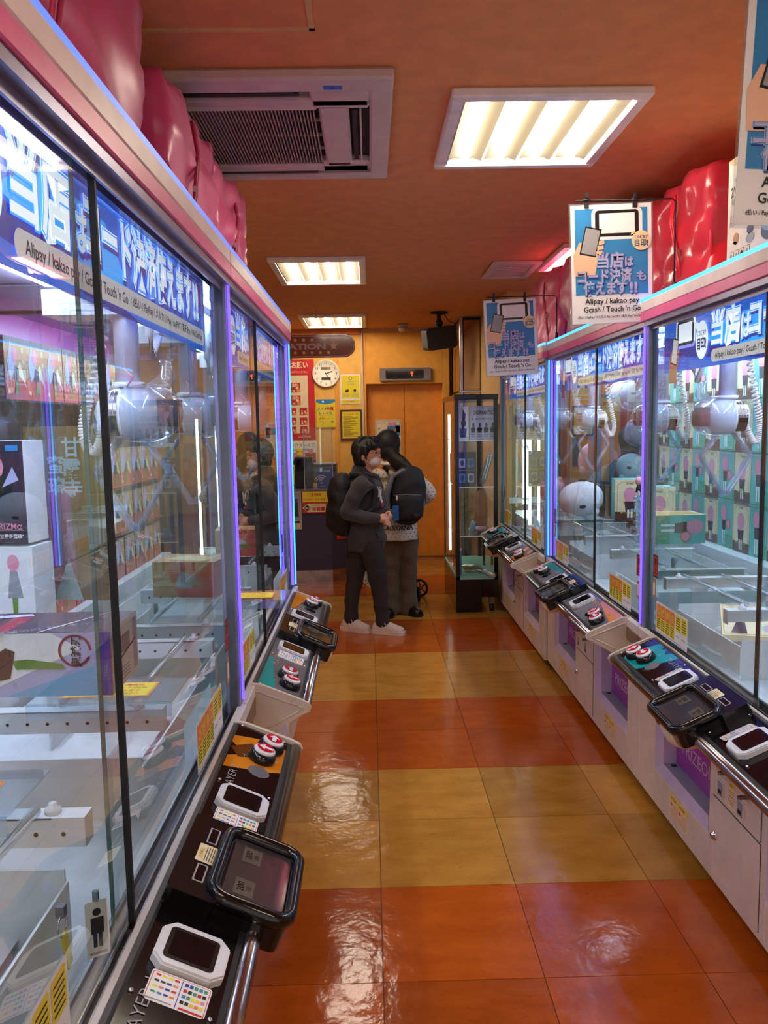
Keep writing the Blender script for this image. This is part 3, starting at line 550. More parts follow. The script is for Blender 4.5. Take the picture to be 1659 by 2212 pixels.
def b_reader():
    g = G(); g.prism(octo(-.048, -.058, .096, .112, .018), 0, .012, 'white_plastic'); g.prism(octo(-.046, -.056, .092, .108, .017), .012, .016, 'white_plastic'); return g
def b_rscreen():
    g = G(); g.prism(rpoly(-.035, -.040, .07, .08, .008), .016, .0168, 'black_plastic'); g.prism(rpoly(-.028, -.033, .056, .066, .005), .0168, .0172, 'screen_black'); return g
def b_logos():
    g = pay_sticker(); return g
def b_unit():
    g = G(); # central price display housing
    g.prism(rpoly(-.125, .075, .25, .088, .012), -.02, .022, 'black_plastic'); g.prism(rpoly(-.115, -.05, .23, .14, .02), -.03, .018, 'black_plastic')
    ring = rpoly(-.107, -.05, .214, .142, .03, 5); g.tube([(x_, y_, .021) for x_, y_ in ring]+[(ring[0][0], ring[0][1], .021)], 0, 'black_plastic', 8, cap=False, rs=[(.016, .0125)]*(len(ring)+1))
    g.quad([(-.095, -.04, .019), (.095, -.04, .019), (.095, .08, .019), (-.095, .08, .019)], 'screen_brown')
    return g
def b_ubase():
    g = G(); g.ell((0, .0, -.03), (.10, .062, .042), 'cream_paint', 20, 10, e=.75); g.ell((0, .04, -.055), (.06, .05, .045), 'cream_paint', 16, 10); return g
def b_uscreen():
    g = G(); g.box(-.09, .09, -.036, .078, .0195, .0205, 'screen_film'); g.T = T(0, 0, .021)
    for X in (-.05, .05): g.rect(X-.024, .02, .048, .036, 'lcd_dark', 0); g.text('200', X, .045, .018, 'screen_black', 1, 0); g.text('1回', X, .03, .01, 'screen_black', 1)
    return g
def b_uslots():
    g = G(T(0, 0, .0225))
    for X in (-.085, .037): g.rrect(X, .108, .052, .02, .002, 'print_grey', 0); g.rrect(X+.003, .111, .046, .014, .002, 'screen_black', 1)
    g.rrect(-.027, .102, .056, .034, .003, 'print_cream', 0); g.text('注意事項', 0, .128, .008, 'print_gold', 1, .02)
    for k in range(4): g.rect(-.022, .106+k*.0045, .044, .0015, 'print_black', 1)
    return g
def b_ledge(): g = G(); g.box(0, MW, -.012, .012, .655, .690, 'white_paint'); g.box(.0, MW, -.0121, .0, .60, .655, 'kick_steel'); return g
def b_sill(): g = G(); g.box(0, MW, .004, .05, .655, .664, 'steel'); g.box(0, MW, .012, .016, .664, .684, 'steel'); g.box(0, MW, .024, .028, .664, .684, 'steel_dark'); g.box(0, MW, .044, .05, .664, .70, 'steel'); return g
def b_post(): g = G(); g.box(0, .02, .002, .04, .66, GT, 'rail_lilac'); g.box(.02, .026, .008, .03, .66, GT, 'acrylic'); return g
def b_backpost(): g = G(); g.box(0, .025, MD-.03, MD, .66, GT, 'steel'); return g
def b_strip(m_):
    def f(): g = G(); g.box(.004, .014, -.004, .002, .70, GT-.005, m_); g.box(.024, .030, .006, .018, .70, GT-.005, 'neon_violet'); return g
    return f
def b_header():
    g = G(); g.box(0, MW, -.012, MD, 1.852, 1.887, 'band_pink'); g.box(0, MW, -.012, MD, 1.887, 1.926, 'band_cream'); return g
def b_toprail(): g = G(); g.box(0, MW, -.006, .02, 1.834, 1.852, 'rail_lilac'); g.box(0, MW, .012, .017, 1.818, 1.834, 'rail_lilac'); g.box(0, MW, .04, .052, 1.826, 1.85, 'rail_lilac'); return g
def b_topneon(c="neon_azure"): g = G(); g.box(0.002, MW-.002, -.010, .004, 1.926, 1.938, c); g.box(.002, .02, .004, MD, 1.926, 1.934, 'neon_blue'); return g
def b_glass(x0, x1, y, e=None):
    def f():
        g = G(); g.quad([(x0, y, GB), (x1, y, GB), (x1, y, 1.835), (x0, y, 1.835)], 'glass')
        if e is not None: X = x0 if e == 0 else x1; g.box(X-.0035, X+.0035, y-.005, y+.005, GB, 1.835, 'black_matt')
        else: g.box(x0-.0015, x0+.0015, y-.003, y+.003, GB, 1.835, 'glass_edge')
        return g
    return f
def b_side(x): return lambda: G().quad([(x, .04, GB), (x, MD-.03, GB), (x, MD-.03, GT), (x, .04, GT)], 'glass')
def b_field():
    g = G(); m = 'playfield_white'; g.box(.026, MW-.026, .05, MD-.03, .655, .672, m)
    # raised tray walls and prize hole surround
    for a, b in ((.10, .62), (1.03, 1.55)):
        g.box(a, b, .10, .104, .672, .78, m); g.box(a, a+.004, .104, .5, .672, .80, m); g.box(b-.004, b, .104, .5, .672, .80, m)
        g.quad([(a, .5, .78), (b, .5, .78), (b, .18, .69), (a, .18, .69)], m)
    g.box(.026, MW-.026, .52, .524, .672, .84, m)
    return g
def b_fieldhole():
    g = G(); g.lathe([(0, 0), (.022, 0), (.022, .002), (0, .002)], 'cream_paint', 16); return g
def b_bar():
    g = G(); L_ = .38; g.box(-.003, .0, 0, L_, 0, .045, 'playfield_white'); g.box(-.003, .03, 0, L_, .042, .045, 'playfield_white'); g.box(-.003, .03, -.002, 0, 0, .045, 'playfield_white')
    for k in range(9): g.cyl((-.0036, .03+k*.04, .02), (-.0028, .03+k*.04, .02), .0035, 'black_matt', 8)
    return g
def b_rod(): g = G(); g.cyl((0, 0, 0), (.50, 0, 0), .009, 'acrylic', 10); g.cyl((.0, 0, 0), (.50, 0, 0), .0035, 'white_plastic', 6); return g
def b_bolt(): g = G(); g.lathe([(0, 0), (.012, 0), (.012, .008), (.006, .009), (.006, .016), (0, .016)], 'white_plastic', 12); return g
def b_tray():
    g = G(); g.box(0, .30, 0, .17, 0, .003, 'acrylic'); g.box(0, .30, 0, .003, -.05, 0, 'acrylic'); g.box(0, .003, 0, .17, -.05, 0, 'acrylic'); return g
def b_note():
    g = G(); g.rect(0, 0, .17, .085, 'print_orange', 0); g.rect(.005, .005, .16, .075, 'print_yellow', 1)
    for k, t_ in enumerate(['商品が落ちない場合は', '初期位置スタートのみ', 'とさせていただきます', 'スタッフにお声がけください']): g.text(t_, .085, .068-k*.017, .0125, 'print_red', 2, .02, wd=.12 if k != 1 else .14)
    return g
def b_plate():
    g = G(); g.box(0, .18, 0, .004, 0, .20, 'playfield_white'); g.box(0, .18, 0, .12, 0, .004, 'playfield_white'); g.ell((.09, -.001, .05), (.006, .003, .006), 'chrome', 8, 6); g.ell((.03, -.001, .16), (.006, .003, .006), 'chrome', 8, 6); return g
def b_redsign(): g = G(front(0, 0, 0)); g.rrect(0, 0, .055, .085, .004, 'print_brown', 0); g.rect(.006, .006, .043, .073, 'print_coral', 1); g.text('禁', .028, .058, .03, 'print_plum', 2, .02); g.text('止', .028, .026, .03, 'print_plum', 2, .02); return g
def b_greyhold(): g = G(front(0, 0, 0)); g.rrect(0, 0, .04, .07, .006, 'print_tan', 0); g.rrect(.01, .012, .02, .046, .003, 'print_white', 1); return g
# claw
def b_pole(): g = G(); g.cyl((0, 0, .06), (0, 0, .33), .026, 'pole_silver', 18); g.cyl((0, 0, .055), (0, 0, .066), .034, 'white_plastic', 16); return g
def b_body():
    g = G(); g.ell((0, 0, 0), (.072, .062, .056), 'claw_white', 26, 16, e=.86); g.cyl((-.074, 0, .0), (-.068, 0, 0), .009, 'white_paint', 10)
    return g
def b_band():
    g = G(); 
    R_ = lambda z: (.0625*(max(0, 1-(abs(z)/.057)**2.3))**.45+.0012)
    for sg, k in [(a_, b_) for a_ in (-1, 1) for b_ in range(4)]:
        for j in range(4):
            x0 = -.042+k*.0085; z0, z1 = (.046, .034, .02, .004)[j], (.037, .023, .007, -.003)[j]
            g.quad([(x0, sg*R_(z1), z1), (x0+.0065, sg*R_(z1), z1), (x0+.0065, sg*R_(z0), z0), (x0, sg*R_(z0), z0)], 'steel_dark')
    zs = [-.005, -.02, -.035, -.048]
    for sg in (-1, 1):
        for a, b in zip(zs[:-1], zs[1:]): g.quad([(-.042, sg*R_(b), b), (-.011, sg*R_(b), b), (-.011, sg*R_(a), a), (-.042, sg*R_(a), a)], 'black_plastic')
    return g
def b_shell():
    g = G(); g.ell((.03, 0, .0), (.085, .068, .064), 'claw_clear', 22, 12, e=.9); g.tube([(.06, 0, .045), (.085, 0, .075), (.082, 0, .1), (.07, 0, .112)], .02, 'claw_clear', 10, rs=[.026, .02, .014, .004]); g.tube([(.0, -.03, .05), (.02, -.035, .075), (.0, -.03, .095)], .002, 'print_pink', 5)
    [g.box(.066, .10, y-.0003, y+.0003, -.03, .03, 'print_plum') and g.box(.072, .094, y*1.015-.0003, y*1.015+.0003, -.02, .02, 'print_maroon') for y in (-.03, .03)]; return g
def b_arm(s_):
    def f():
        g = G(); p = [(.02, -.045), (.078, -.125), (.072, -.14), (.01, -.245), (-.002, -.25)]
        for y in (-.012, .012): g.tube([(s_*a, y, b) for a, b in p], .0065, 'claw_clear', 8)
        for a, b in zip(p[:-1], p[1:]): 
            g.quad([(s_*a[0], -.011, a[1]), (s_*b[0], -.011, b[1]), (s_*b[0], .011, b[1]), (s_*a[0], .011, a[1])], 'claw_clear')
        g.box(min(s_*.0, s_*.016), max(s_*.0, s_*.016), -.012, .012, -.255, -.238, 'claw_clear'); g.cyl((s_*.076, -.014, -.132), (s_*.076, .014, -.132), .007, 'claw_clear', 10); return g
    return f
def b_coil():
    g = G(); path = [Vector(p) for p in ((-.03, .04, .30), (-.05, .03, .2), (-.078, .02, .08), (-.10, .01, 0), (-.105, .01, -.05), (-.09, .01, -.085), (-.07, .01, -.06), (-.06, .0, -.02))]
    seg = 118; pts = []; tot = len(path)-1
    for i in range(seg*7):
        u = i/(seg*7-1)*tot; k = min(int(u), tot-1); f = u-k; p0 = path[max(k-1, 0)]; p1 = path[k]; p2 = path[k+1]; p3 = path[min(k+2, tot)]
        c = .5*((2*p1)+(p2-p0)*f+(2*p0-5*p1+4*p2-p3)*f*f+(3*p1-p0-3*p2+p3)*f*f*f); d = ((p2-p1)).normalized(); a = Vector((0, 1, 0)); b = d.cross(a).normalized(); th = i/7*2*pi*.42
        pts.append(c+a*cos(th)*.0085+b*sin(th)*.0085)
    g.tube(pts, .0036, 'white_paint', 5); return g
def b_gantry():
    g = G(); g.box(.04, MW-.04, .27, .30, 1.765, 1.80, 'steel'); g.box(.04, MW-.04, .12, .14, 1.77, 1.80, 'steel_dark'); g.box(.03, .05, .08, MD-.05, 1.77, 1.80, 'steel'); g.box(MW-.05, MW-.03, .08, MD-.05, 1.77, 1.80, 'steel'); return g
def b_carriage(): g = G(); g.box(-.06, .06, .08, .34, 1.71, 1.765, 'white_plastic'); g.tube([(-.09, .1, 1.77), (-.1, .1, 1.66), (-.07, .1, 1.62), (.0, .1, 1.68)], .009, 'white_plastic', 8); g.box(-.13, -.07, .07, .08, 1.66, 1.74, 'white_plastic'); return g
def b_lamp(): g = G(); g.box(.06, MW-.06, .07, .085, 1.80, 1.81, 'case_lamp'); g.box(.06, MW-.06, .42, .45, 1.825, 1.835, 'case_lamp'); return g
def b_valance():
    g = G(); g.box(.03, MW-.03, MD-.05, MD-.045, 1.745, 1.85, 'valance_magenta'); return g
CEIL_T = lambda: G().box(.02, MW-.02, .055, MD-.02, 1.842, 1.85, 'print_lilac')
def machine(label, loc, rz, kind, seam, neon=False, box_wall=True, vtube=None, skirt=0.):
    m = thing('crane_game', label, 'crane game', loc, rz, group=None)
    part('cab', b_cabinet, 'cabinet', m, bevel=.003)
    for i, (a, b) in enumerate(OPN):
        c = part('chute', b_chute, 'prize_chute', m, loc=(a, 0, 0)); part('flap', b_flap, 'prize_flap', c); h_ = part('hole', b_hole, 'finger_hole', c, loc=(.055, .05, .226))
        part('warn', b_warn, 'warning_label', m, loc=(a+.16, -.0006, .095))
    for z0, z1, kn in ((.345, .60, 1), (.085, .335, 0)):
        d = part(('door', z0), b_door(z0, z1), 'service_door', m, loc=(.69, 0, 0), bevel=.0015)
        part('lock', b_lock, 'lock', d, loc=(.022, -.004, z1-.10 if kn else z1-.12))
        if kn:
            for x, z in ((.11, z1-.175), (.235, z1-.19)): part('knob', b_knob, 'reject_knob', d, loc=(x, -.004, z+.03))
            for x in (.045, .175): part('slot', b_slot, 'coin_slot', d, loc=(x, -.004, z0+.015))
            part('coinl', b_coinlabel, 'coin_label', d, loc=(.105, -.0046, z0+.01))
    for x in (.12, MW-.12):
        for y in (.07, MD-.08): part('caster', b_caster, 'caster', m, loc=(x, y, 0 if not skirt else 0))
    cn = part('console', b_console, 'console', m)
    part(('panel', kind), b_panel(kind), 'control_panel', cn); part('ctube', b_tube, 'hand_rail', cn)
    for s_ in (0, 1): part(('br', s_), b_bracket(s_), 'end_bracket', cn)
    W_ = CU1-CU0
    for X, rot in ((.085, 0), (.155, -pi/2), (W_-.155, 0), (W_-.085, pi/2*0-pi/2)):
        v = .052 if X in (.085, W_-.085) else .066
        bt = part('btn', b_button, 'push_button', m, mx=con(CU0+X, v, .003)); part(('cap', rot), b_cap(rot), 'button_cap', bt)
    for X in (.43, W_-.405):
        rd = part('reader', b_reader, 'card_reader', m, mx=con(CU0+X, .078, .003)); part('rscr', b_rscreen, 'reader_screen', rd)
        part('logos', b_logos, 'payment_sticker', m, mx=con(CU0+X-.046, .02, .006) @ RZ(0) @ T(0, 0, 0)) if False else None
        part('logos', b_logos, 'payment_sticker', m, mx=con(CU0+X-.056, .030, .012) @ RY(-.22) @ RZ(pi/2))
    u = part('unit', b_unit, 'price_display', m, mx=con(MW/2, -.01, .012)); part('usc', b_uscreen, 'display_screen', u); part('usl', b_uslots, 'bill_slots', u); part('ubs', b_ubase, 'display_base', u)
    part('ledge', b_ledge, 'front_ledge', m, bevel=.002); part('sill', b_sill, 'glass_track', m)
    for X, s_ in ((0, 1), (MW, -1)):
        part('post', b_post, 'corner_post', m, mx=T(X, 0, 0) @ Matrix.Diagonal((s_, 1, 1, 1))); part('bpost', b_backpost, 'corner_post', m, mx=T(X, 0, 0) @ Matrix.Diagonal((s_, 1, 1, 1)))
        if neon: part(('strip', s_*neon), b_strip('neon_azure' if s_*neon > 0 else 'neon_violet'), 'light_strip', m, mx=T(X, 0, 0) @ Matrix.Diagonal((s_, 1, 1, 1)))
    h = part('header', b_header, 'header_panel', m, bevel=.003); part(('topneon', loc[0] < 0), (lambda: b_topneon('neon_blue')) if loc[0] < 0 else b_topneon, 'light_strip', m, label='blue light strip along the top edge')
    part('toprail', b_toprail, 'glass_top_rail', m); part('banner', banner_mesh, 'banner', m, loc=(.04, .055, 1.655), label='backlit blue banner with big white lettering')
    f_ = part('ceilp', CEIL_T, 'case_ceiling', m)
    part('lamp', b_lamp, 'case_lamp', m)
    e1 = seam
    part(('gl', e1), b_glass(.03, e1+.05 if seam > .7 else e1, .022, None if seam > .7 else 1), 'glass_door', m); part(('gr', e1), b_glass(e1 if seam > .7 else e1-.05, MW-.03, .036 if seam > .7 else .034, 0 if seam > .7 else None), 'glass_door', m)
    part('gsl', b_side(.008), 'side_glass', m); part('gsr', b_side(MW-.008), 'side_glass', m)
    part('field', b_field, 'playfield', m); part('val', b_valance, 'rear_valance', m)
    part('fh', b_fieldhole, 'mounting_hole_cover', m, loc=(.8, .2, .672))
    part('gan', b_gantry, 'gantry_rail', m)
    for X in (.30, 1.33):
        part('car', b_carriage, 'claw_carriage', m, loc=(X, 0, 0))
        c = part('body', b_body, 'claw_body', m, mx=T(X, .178, 1.495) @ RZ(-pi/2) @ Matrix.Scale(1.06, 4)); part('pole', b_pole, 'claw_pole', c); part('bandp', b_band, 'dark_vent_band', c); part('shell', b_shell, 'clear_shell', c); part('coil', b_coil, 'coiled_cable', c)
        for s_ in (1, -1): part(('arm', s_), b_arm(s_), 'claw_arm', c)
    for X0 in (.05, 1.02):
        for k, dx in enumerate((0, .52)):
            b = part('bar', b_bar, 'support_bar', m, loc=(X0+.02+dx, .06, .852)); part('bolt', b_bolt, 'bar_bolt', b, loc=(.014, .05, .045))
        for y in (.13, .27): part('rod', b_rod, 'clear_rod', m, loc=(X0+.04, y, .907))
        part('plate', b_plate, 'chute_plate', m, loc=(X0+.2, .36, .672))
    st = part('rules', sticker_rules, 'rules_sticker', m, loc=(.10, .0205, .70)); part('rules', sticker_rules, 'rules_sticker', m, loc=(1.16, .0205, .70))
    part('redsign', b_redsign, 'small_red_sign', m, loc=(1.53, .019, .87)); part('greyhold', b_greyhold, 'key_holder', m, loc=(1.535, .019, .78)); part('redsign', b_redsign, 'small_red_sign', m, loc=(.06, .0205, .90)); part('greyhold', b_greyhold, 'key_holder', m, loc=(.055, .0205, .82))
    if vtube:
        def vt_(): g = G(); g.cyl((0, 0, .80), (0, 0, 1.55), .008, 'tube_cool', 8); return g
        part('vtube', vt_, 'tube_lamp', m, loc=vtube)
    return m
XL, XR = -.37, 1.04
m_l1 = machine('nearest crane game on the left, black control panel, big boxed figure lying inside', (XL, .55, .03), pi/2, 'black', .665)
m_l2 = machine('second crane game on the left, grey control panel and blue light strips on both posts', (XL, 2.205, .03), pi/2, 'grey', .665, neon=-1, vtube=(1.53, .33, -.03))
m_r1 = machine('nearest crane game on the right, black control panel with teal print and orange rules card', (XR, 3.06, 0), -pi/2, 'black', .86)
m_r2 = machine('middle crane game on the right, grey control panel, white plush prize inside', (XR, 4.715, 0), -pi/2, 'grey', .86, neon=1)
m_r3 = machine('farthest crane game on the right, beside the black glass showcase', (XR-.02, 6.37, 0), -pi/2, 'black', .86, vtube=(.16, .16, -.2))
# ================================================================ COUNTER
ct = thing('counter', 'dark navy service counter with steel kick plate and angled end', 'counter', (0, 0, 0))
cp = [(-3.0, 7.6), (-.375, 7.6), (-.06, 7.93), (-.06, 8.25), (-.45, 8.25), (-3.0, 8.25)]
g = G(); g.prism(cp, .115, .86, 'counter_navy'); g.obj('body', ct)
g = G(); g.prism([(x, y+(.006 if y < 8 else 0)) for x, y in cp], 0, .115, 'kick_steel'); g.obj('kick_plate', ct)
g = G(); g.prism([(-3.0, 7.58), (-.37, 7.58), (-.04, 7.92), (-.04, 8.25), (-.45, 8.25), (-3.0, 8.25)], .86, .885, 'counter_top'); g.obj('counter_top', ct, bevel=.004)
def sheet_on(name, label, cat, mx, w_, h, base, draw, thick=.003, group=None):
    t = thing(name, label, cat, mx.to_translation(), group=group); t.matrix_world = mx
    g = G(); g.box(0, w_, 0, h, -thick, 0, base); g.obj('backing', t); g = G(T(0, 0, .0005)); draw(g, w_, h); g.obj('print', t); return t
def d1(g, w_, h):
    g.rect(.005, .105, w_-.01, .098, 'print_yellow', 1); g.text('くじ販売時間', w_*.42, .172, .032, 'print_red', 2, .02, wd=.13); g.text('10:00~22:00', w_*.42, .13, .026, 'print_red', 2, .01, wd=.2)
    g.flat([(.0, .05), (.055, .095), (.06, .09), (.06, .01), (.055, .005)], 'print_cream', 1); g.flat([(.06, .01), (w_-.05, .01), (w_-.05, .09), (.06, .09)], 'print_cream', 1); g.flat([(.012, .05), (.045, .08), (.078, .05)], 'print_black', 2); g.flat([(.012, .047), (.045, .017), (.078, .047)], 'print_maroon', 2); g.text('一番くじ', .045, .05, .02, 'print_white', 3, .02, wd=.06)
    for k in range(3): g.rrect(.095+k*.04, .02, .034, .04, .004, ['print_tan', 'print_coral', 'print_red'][k], 2)
    g.text('取扱店です', .15, .075, .018, 'print_gold', 2, .02, wd=.11)
sheet_on('counter_sign', 'yellow and red lottery hours sign on the counter front', 'sign', front(-.645, 7.574, .665), .27, .205, 'print_red', d1)
def d2(g, w_, h):
    g.rect(.005, .09, w_-.01, h-.095, 'print_grey', 1); g.rect(.01, .01, w_-.02, .07, 'print_plum', 1); g.rect(.014, .014, w_-.028, .045, 'print_cream', 2)
    for X in (.05, .13, .20): g.disc(X, h-.08, .014, 'print_plum', 2, 10); g.flat([(X-.02, .12), (X+.02, .12), (X+.014, h-.095), (X-.014, h-.095)], 'print_plum', 2)
    for k in range(4): g.rect(.03, .02+k*.01, w_-.07, .003, 'print_grey', 3)
sheet_on('counter_poster', 'small black and white poster hanging on the counter front', 'poster', front(-.90, 7.572, .515), .245, .355, 'print_cream', d2)
def d3(g, w_, h): g.rect(.01, .03, w_-.02, h-.06, 'print_cream', 1); g.text('VISA', w_/2, .13, .03, 'print_deep_blue', 2, .03); g.rrect(w_/2-.03, .06, .06, .04, .004, 'print_black', 2); g.rect(.02, .2, w_-.04, .004, 'print_grey', 2); g.rect(.02, .22, w_-.04, .004, 'print_grey', 2)
dv = Matrix.Translation((-.335, 7.632, .40)) @ RZ(math.atan2(.33, .315)) @ front(0, -.006, 0)
sheet_on('payment_sign', 'small white and red card payment sign on the angled counter end', 'sign', dv, .13, .29, 'print_red', d3)
t = thing('cash_register', 'black cash register and printer on the counter', 'register', (-.72, 7.72, .885))
g = G(); g.box(0, .17, 0, .16, 0, .30, 'black_plastic'); g.obj('monitor', t, bevel=.008); g = G(); g.box(.17, .40, .06, .2, .05, .24, 'grey_panel'); g.obj('printer_body', t, bevel=.006)
g = G(); 
for k in range(3): g.box(.18, .39, .055, .062, .16+k*.025, .168+k*.025, 'black_matt')
g.obj('vents', t); g = G(); g.box(.02, .15, -.004, 0, .17, .28, 'screen_black'); g.obj('screen', t)
t = thing('card_terminal', 'dark card terminal with a white slip, left of the cash register', 'terminal', (-.89, 7.68, .885))
g = G(); g.box(0, .13, 0, .12, 0, .12, 'black_matt'); g.obj('body', t, bevel=.01); g = G(); g.tube([(.1, .05, .12), (.12, .04, .2), (.14, .06, .14), (.16, .05, .02)], .004, 'black_matt', 5); g.obj('cable', t); g = G(); g.box(.02, .09, -.003, 0, .04, .09, 'print_white'); g.obj('paper_slip', t)
def d4(g, w_, h): g.text('タッチ決済', w_/2, h-.02, .02, 'print_white', 1, .02, wd=.1); [g.stroke([(.035+r*cos(a*pi/10+.1), .06+r*sin(a*pi/10+.2)) for a in range(2, 9)], .007, 'print_white', 1) for r in (.025, .045, .065)]; g.disc(.04, .055, .008, 'print_white', 1); g.rect(.02, .02, .06, .006, 'print_sky', 1)
sheet_on('contactless_sign', 'blue contactless sign with white waves on the counter', 'sign', front(-.505, 7.66, .887), .15, .185, 'print_deep_blue', d4, thick=.006)
t = thing('acrylic_screen', 'clear acrylic partition standing on the counter with violet edges', 'partition', (-.62, 7.62, .885))
g = G(); g.quad([(0, 0, 0), (.265, 0, 0), (.265, 0, .58), (0, 0, .58)], 'acrylic'); g.obj('clear_sheet', t); g = G(); g.box(-.003, .003, -.004, .004, 0, .58, 'print_lilac'); g.box(.262, .268, -.004, .004, 0, .58, 'neon_violet' if False else 'print_lilac'); g.obj('edges', t); g = G(); g.box(.22, .3, -.04, .04, 0, .012, 'acrylic'); g.obj('foot', t)
# ================================================================ SHOWCASE beyond the right row
sc = thing('glass_showcase', 'tall black framed glass showcase on castors beside the lift', 'showcase', (.655, 6.24, 0))
SW, SD = .33, 1.0
g = G(); g.box(0, SW, 0, SD, .0, .262, 'black_plastic') if False else None
g.box(0, .20, 0, SD, .004, .262, 'black_plastic'); g.box(.20, SW, 0, SD, .12, .262, 'black_plastic'); g.obj('plinth', sc, bevel=.004)
g = G(); g.cyl((.27, .05, .03), (.3, .05, .03), .03, 'rubber', 14); g.box(.265, .305, .03, .07, .06, .12, 'steel_dark'); g.obj('castor', sc)
for x in (0, SW-.03):
    for y in (0, SD-.03): g = G(); g.box(x, x+.03, y, y+.03, .262, 1.66, 'black_plastic'); g.obj('frame_post', sc)
g = G(); g.box(-.004, SW+.004, -.004, SD+.004, 1.66, 1.70, 'black_plastic'); g.obj('top_frame', sc, bevel=.003)
g = G(); g.box(.0, SW, .0, SD, .262, .285, 'print_mint'); g.obj('bottom_board', sc)
for k, a in enumerate((((.03, .006), (SW-.03, .006)), ((.006, .03), (.006, SD-.03)), ((SW-.006, .03), (SW-.006, SD-.03)), ((.03, SD-.006), (SW-.03, SD-.006)))):
    g = G(); g.quad([(*a[0], .285), (*a[1], .285), (*a[1], 1.66), (*a[0], 1.66)], 'glass'); g.obj('glass_pane', sc)
for z in (.605, .99, 1.35): g = G(); g.box(.012, SW-.012, .02, SD-.02, z-.006, z, 'acrylic'); g.box(.012, SW-.012, .018, .022, z-.007, z+.001, 'print_white'); g.obj('shelf', sc)
for y in (.5,):
    for x in (.03, SW-.05): g = G(); g.box(x, x+.02, y, y+.02, .285, .6, 'black_plastic'); g.obj('bracket', sc)
g = G(); g.cyl((.045, SD-.1, .36), (.045, SD-.1, 1.56), .012, 'tube_cool', 10); g.obj('tube_lamp', sc); g = G(); g.box(-.012, .002, .45, .47, .30, .32, 'chrome'); g.obj('door_lock', sc)
def prize(name, label, cat, loc, rz, w_, d, h, side, faces, group=None, rot=None):
    t = thing(name, label, cat, loc, rz, group, rot); g = G(); g.box(-w_/2, w_/2, 0, d, 0, h, side); g.obj('carton', t)
    g = G(front(-w_/2, -.0006, 0)); faces(g, w_, h); g.obj('front_print', t); return t
def f_dio(g, w_, h):
    g.rect(0, 0, w_, h, 'print_lilac', 0); g.text('DIORAMATIC', w_/2+.01, h-.05, .045, 'print_black', 1, .03, wd=.15); g.text('唯一無二の"個性"を宿せ', w_/2, h-.10, .02, 'print_black', 1, .01, wd=.16); g.rect(.04, h-.125, .12, .002, 'print_grey', 1)
    for k in range(4): x = .03+k*.05; g.disc(x, .085, .019, 'print_black', 1, 10, .016); g.flat([(x-.019, .085), (x-.015, .055), (x+.015, .055), (x+.019, .085)], 'print_black', 1); g.disc(x+.002, .115, .01, 'print_plum', 1, 8, .016); g.rect(x-.016, .04, .032, .005, 'print_black', 1); g.rect(x-.016, .02, .032, .012, 'print_grey', 1)
prize('figure_box', 'lilac box with black DIORAMATIC lettering on the top shelf of the showcase', 'box', (.872, 6.30, 1.352), 0, .198, .16, .26, 'print_lilac', f_dio)
def f_w(g, w_, h): g.rect(0, 0, w_, h, 'print_white', 0); g.flat([(.015, .02), (.065, .02), (.07, .09), (.012, .09)], 'print_navy', 1); g.flat([(.03, .09), (.05, .09), (.062, .2), (.04, .24)], 'print_black', 1); g.disc(.045, .13, .02, 'print_plum', 2, 9, .03); g.text('01', .07, .02, .02, 'print_black', 1)
prize('figure_box', 'white box with a dark silhouette, left of the lilac box in the showcase', 'box', (.725, 6.29, 1.351), 0, .085, .12, .26, 'print_white', f_w)
def f_b(g, w_, h):
    g.rect(0, 0, w_, h, 'print_black', 0); 
    for i in range(2):
        for j in range(2): g.rect(.012+i*.07, .02+j*.12, .05, .07, ['print_blue', 'print_lilac'][(i+j) % 2], 1); g.disc(.037+i*.07, .055+j*.12, .018, 'print_navy', 2, 7, .026)
    g.rect(.0, .115, w_, .004, 'print_grey', 1)
prize('black_box', 'black box with four small blue pictures on the second shelf of the showcase', 'box', (.77, 6.45, .991), 0, .15, .08, .26, 'print_black', f_b)
prize('black_box', 'plain dark box at the left edge of the second shelf in the showcase', 'box', (.712, 6.74, .992), .05, .06, .12, .24, 'print_black', lambda g, w_, h: (g.rect(0, 0, w_, h, 'print_plum', 0), g.rect(.01, .15, .04, .06, 'print_lilac', 1)))
def film_pack(name, label, loc, rot, w_, h, m, m2='cling_film'):
    t = thing(name, label, 'packet', loc, rot=rot); g = G(); g.ell((0, 0, 0), (w_/2, .02, h/2), m, 12, 8, e=.5); g.obj('contents', t); g = G(); g.ell((0, 0, 0), (w_/2+.008, .028, h/2+.012), m2, 10, 8, e=.45); g.obj('film_wrap', t); return t
film_pack('film_packet', 'silver film wrapped flat packet leaning on the second showcase shelf', (.915, 6.38, 1.125), (.1, .28, .3), .05, .24, 'steel')
film_pack('film_packet', 'orange and silver packet leaning on the third showcase shelf', (.895, 6.52, .79), (.1, -.1, .5), .11, .32, 'print_orange')
film_pack('film_packet', 'pink flat packet lying on the third showcase shelf', (.86, 6.42, .64), (1.5, 0, .5), .12, .12, 'print_pink')
film_pack('film_packet', 'clear packet with blue print standing on the third showcase shelf', (.80, 6.33, .66), (.1, .2, .2), .035, .10, 'print_sky')
t = thing('rolled_poster', 'rolled poster in clear film on the bottom of the showcase', 'roll', (.895, 6.33, .306)); g = G(); g.cyl((-.035, .16, 0), (.045, -.16, 0), .018, 'print_white', 12); g.obj('paper_roll', t); g = G(); g.cyl((-.037, .165, 0), (.047, -.165, 0), .02, 'cling_film', 12); g.obj('film_wrap', t)
film_pack('film_packet', 'brown packet in clear film on the bottom of the showcase', (.80, 6.45, .322), (1.45, 0, .8), .08, .14, 'print_tan')
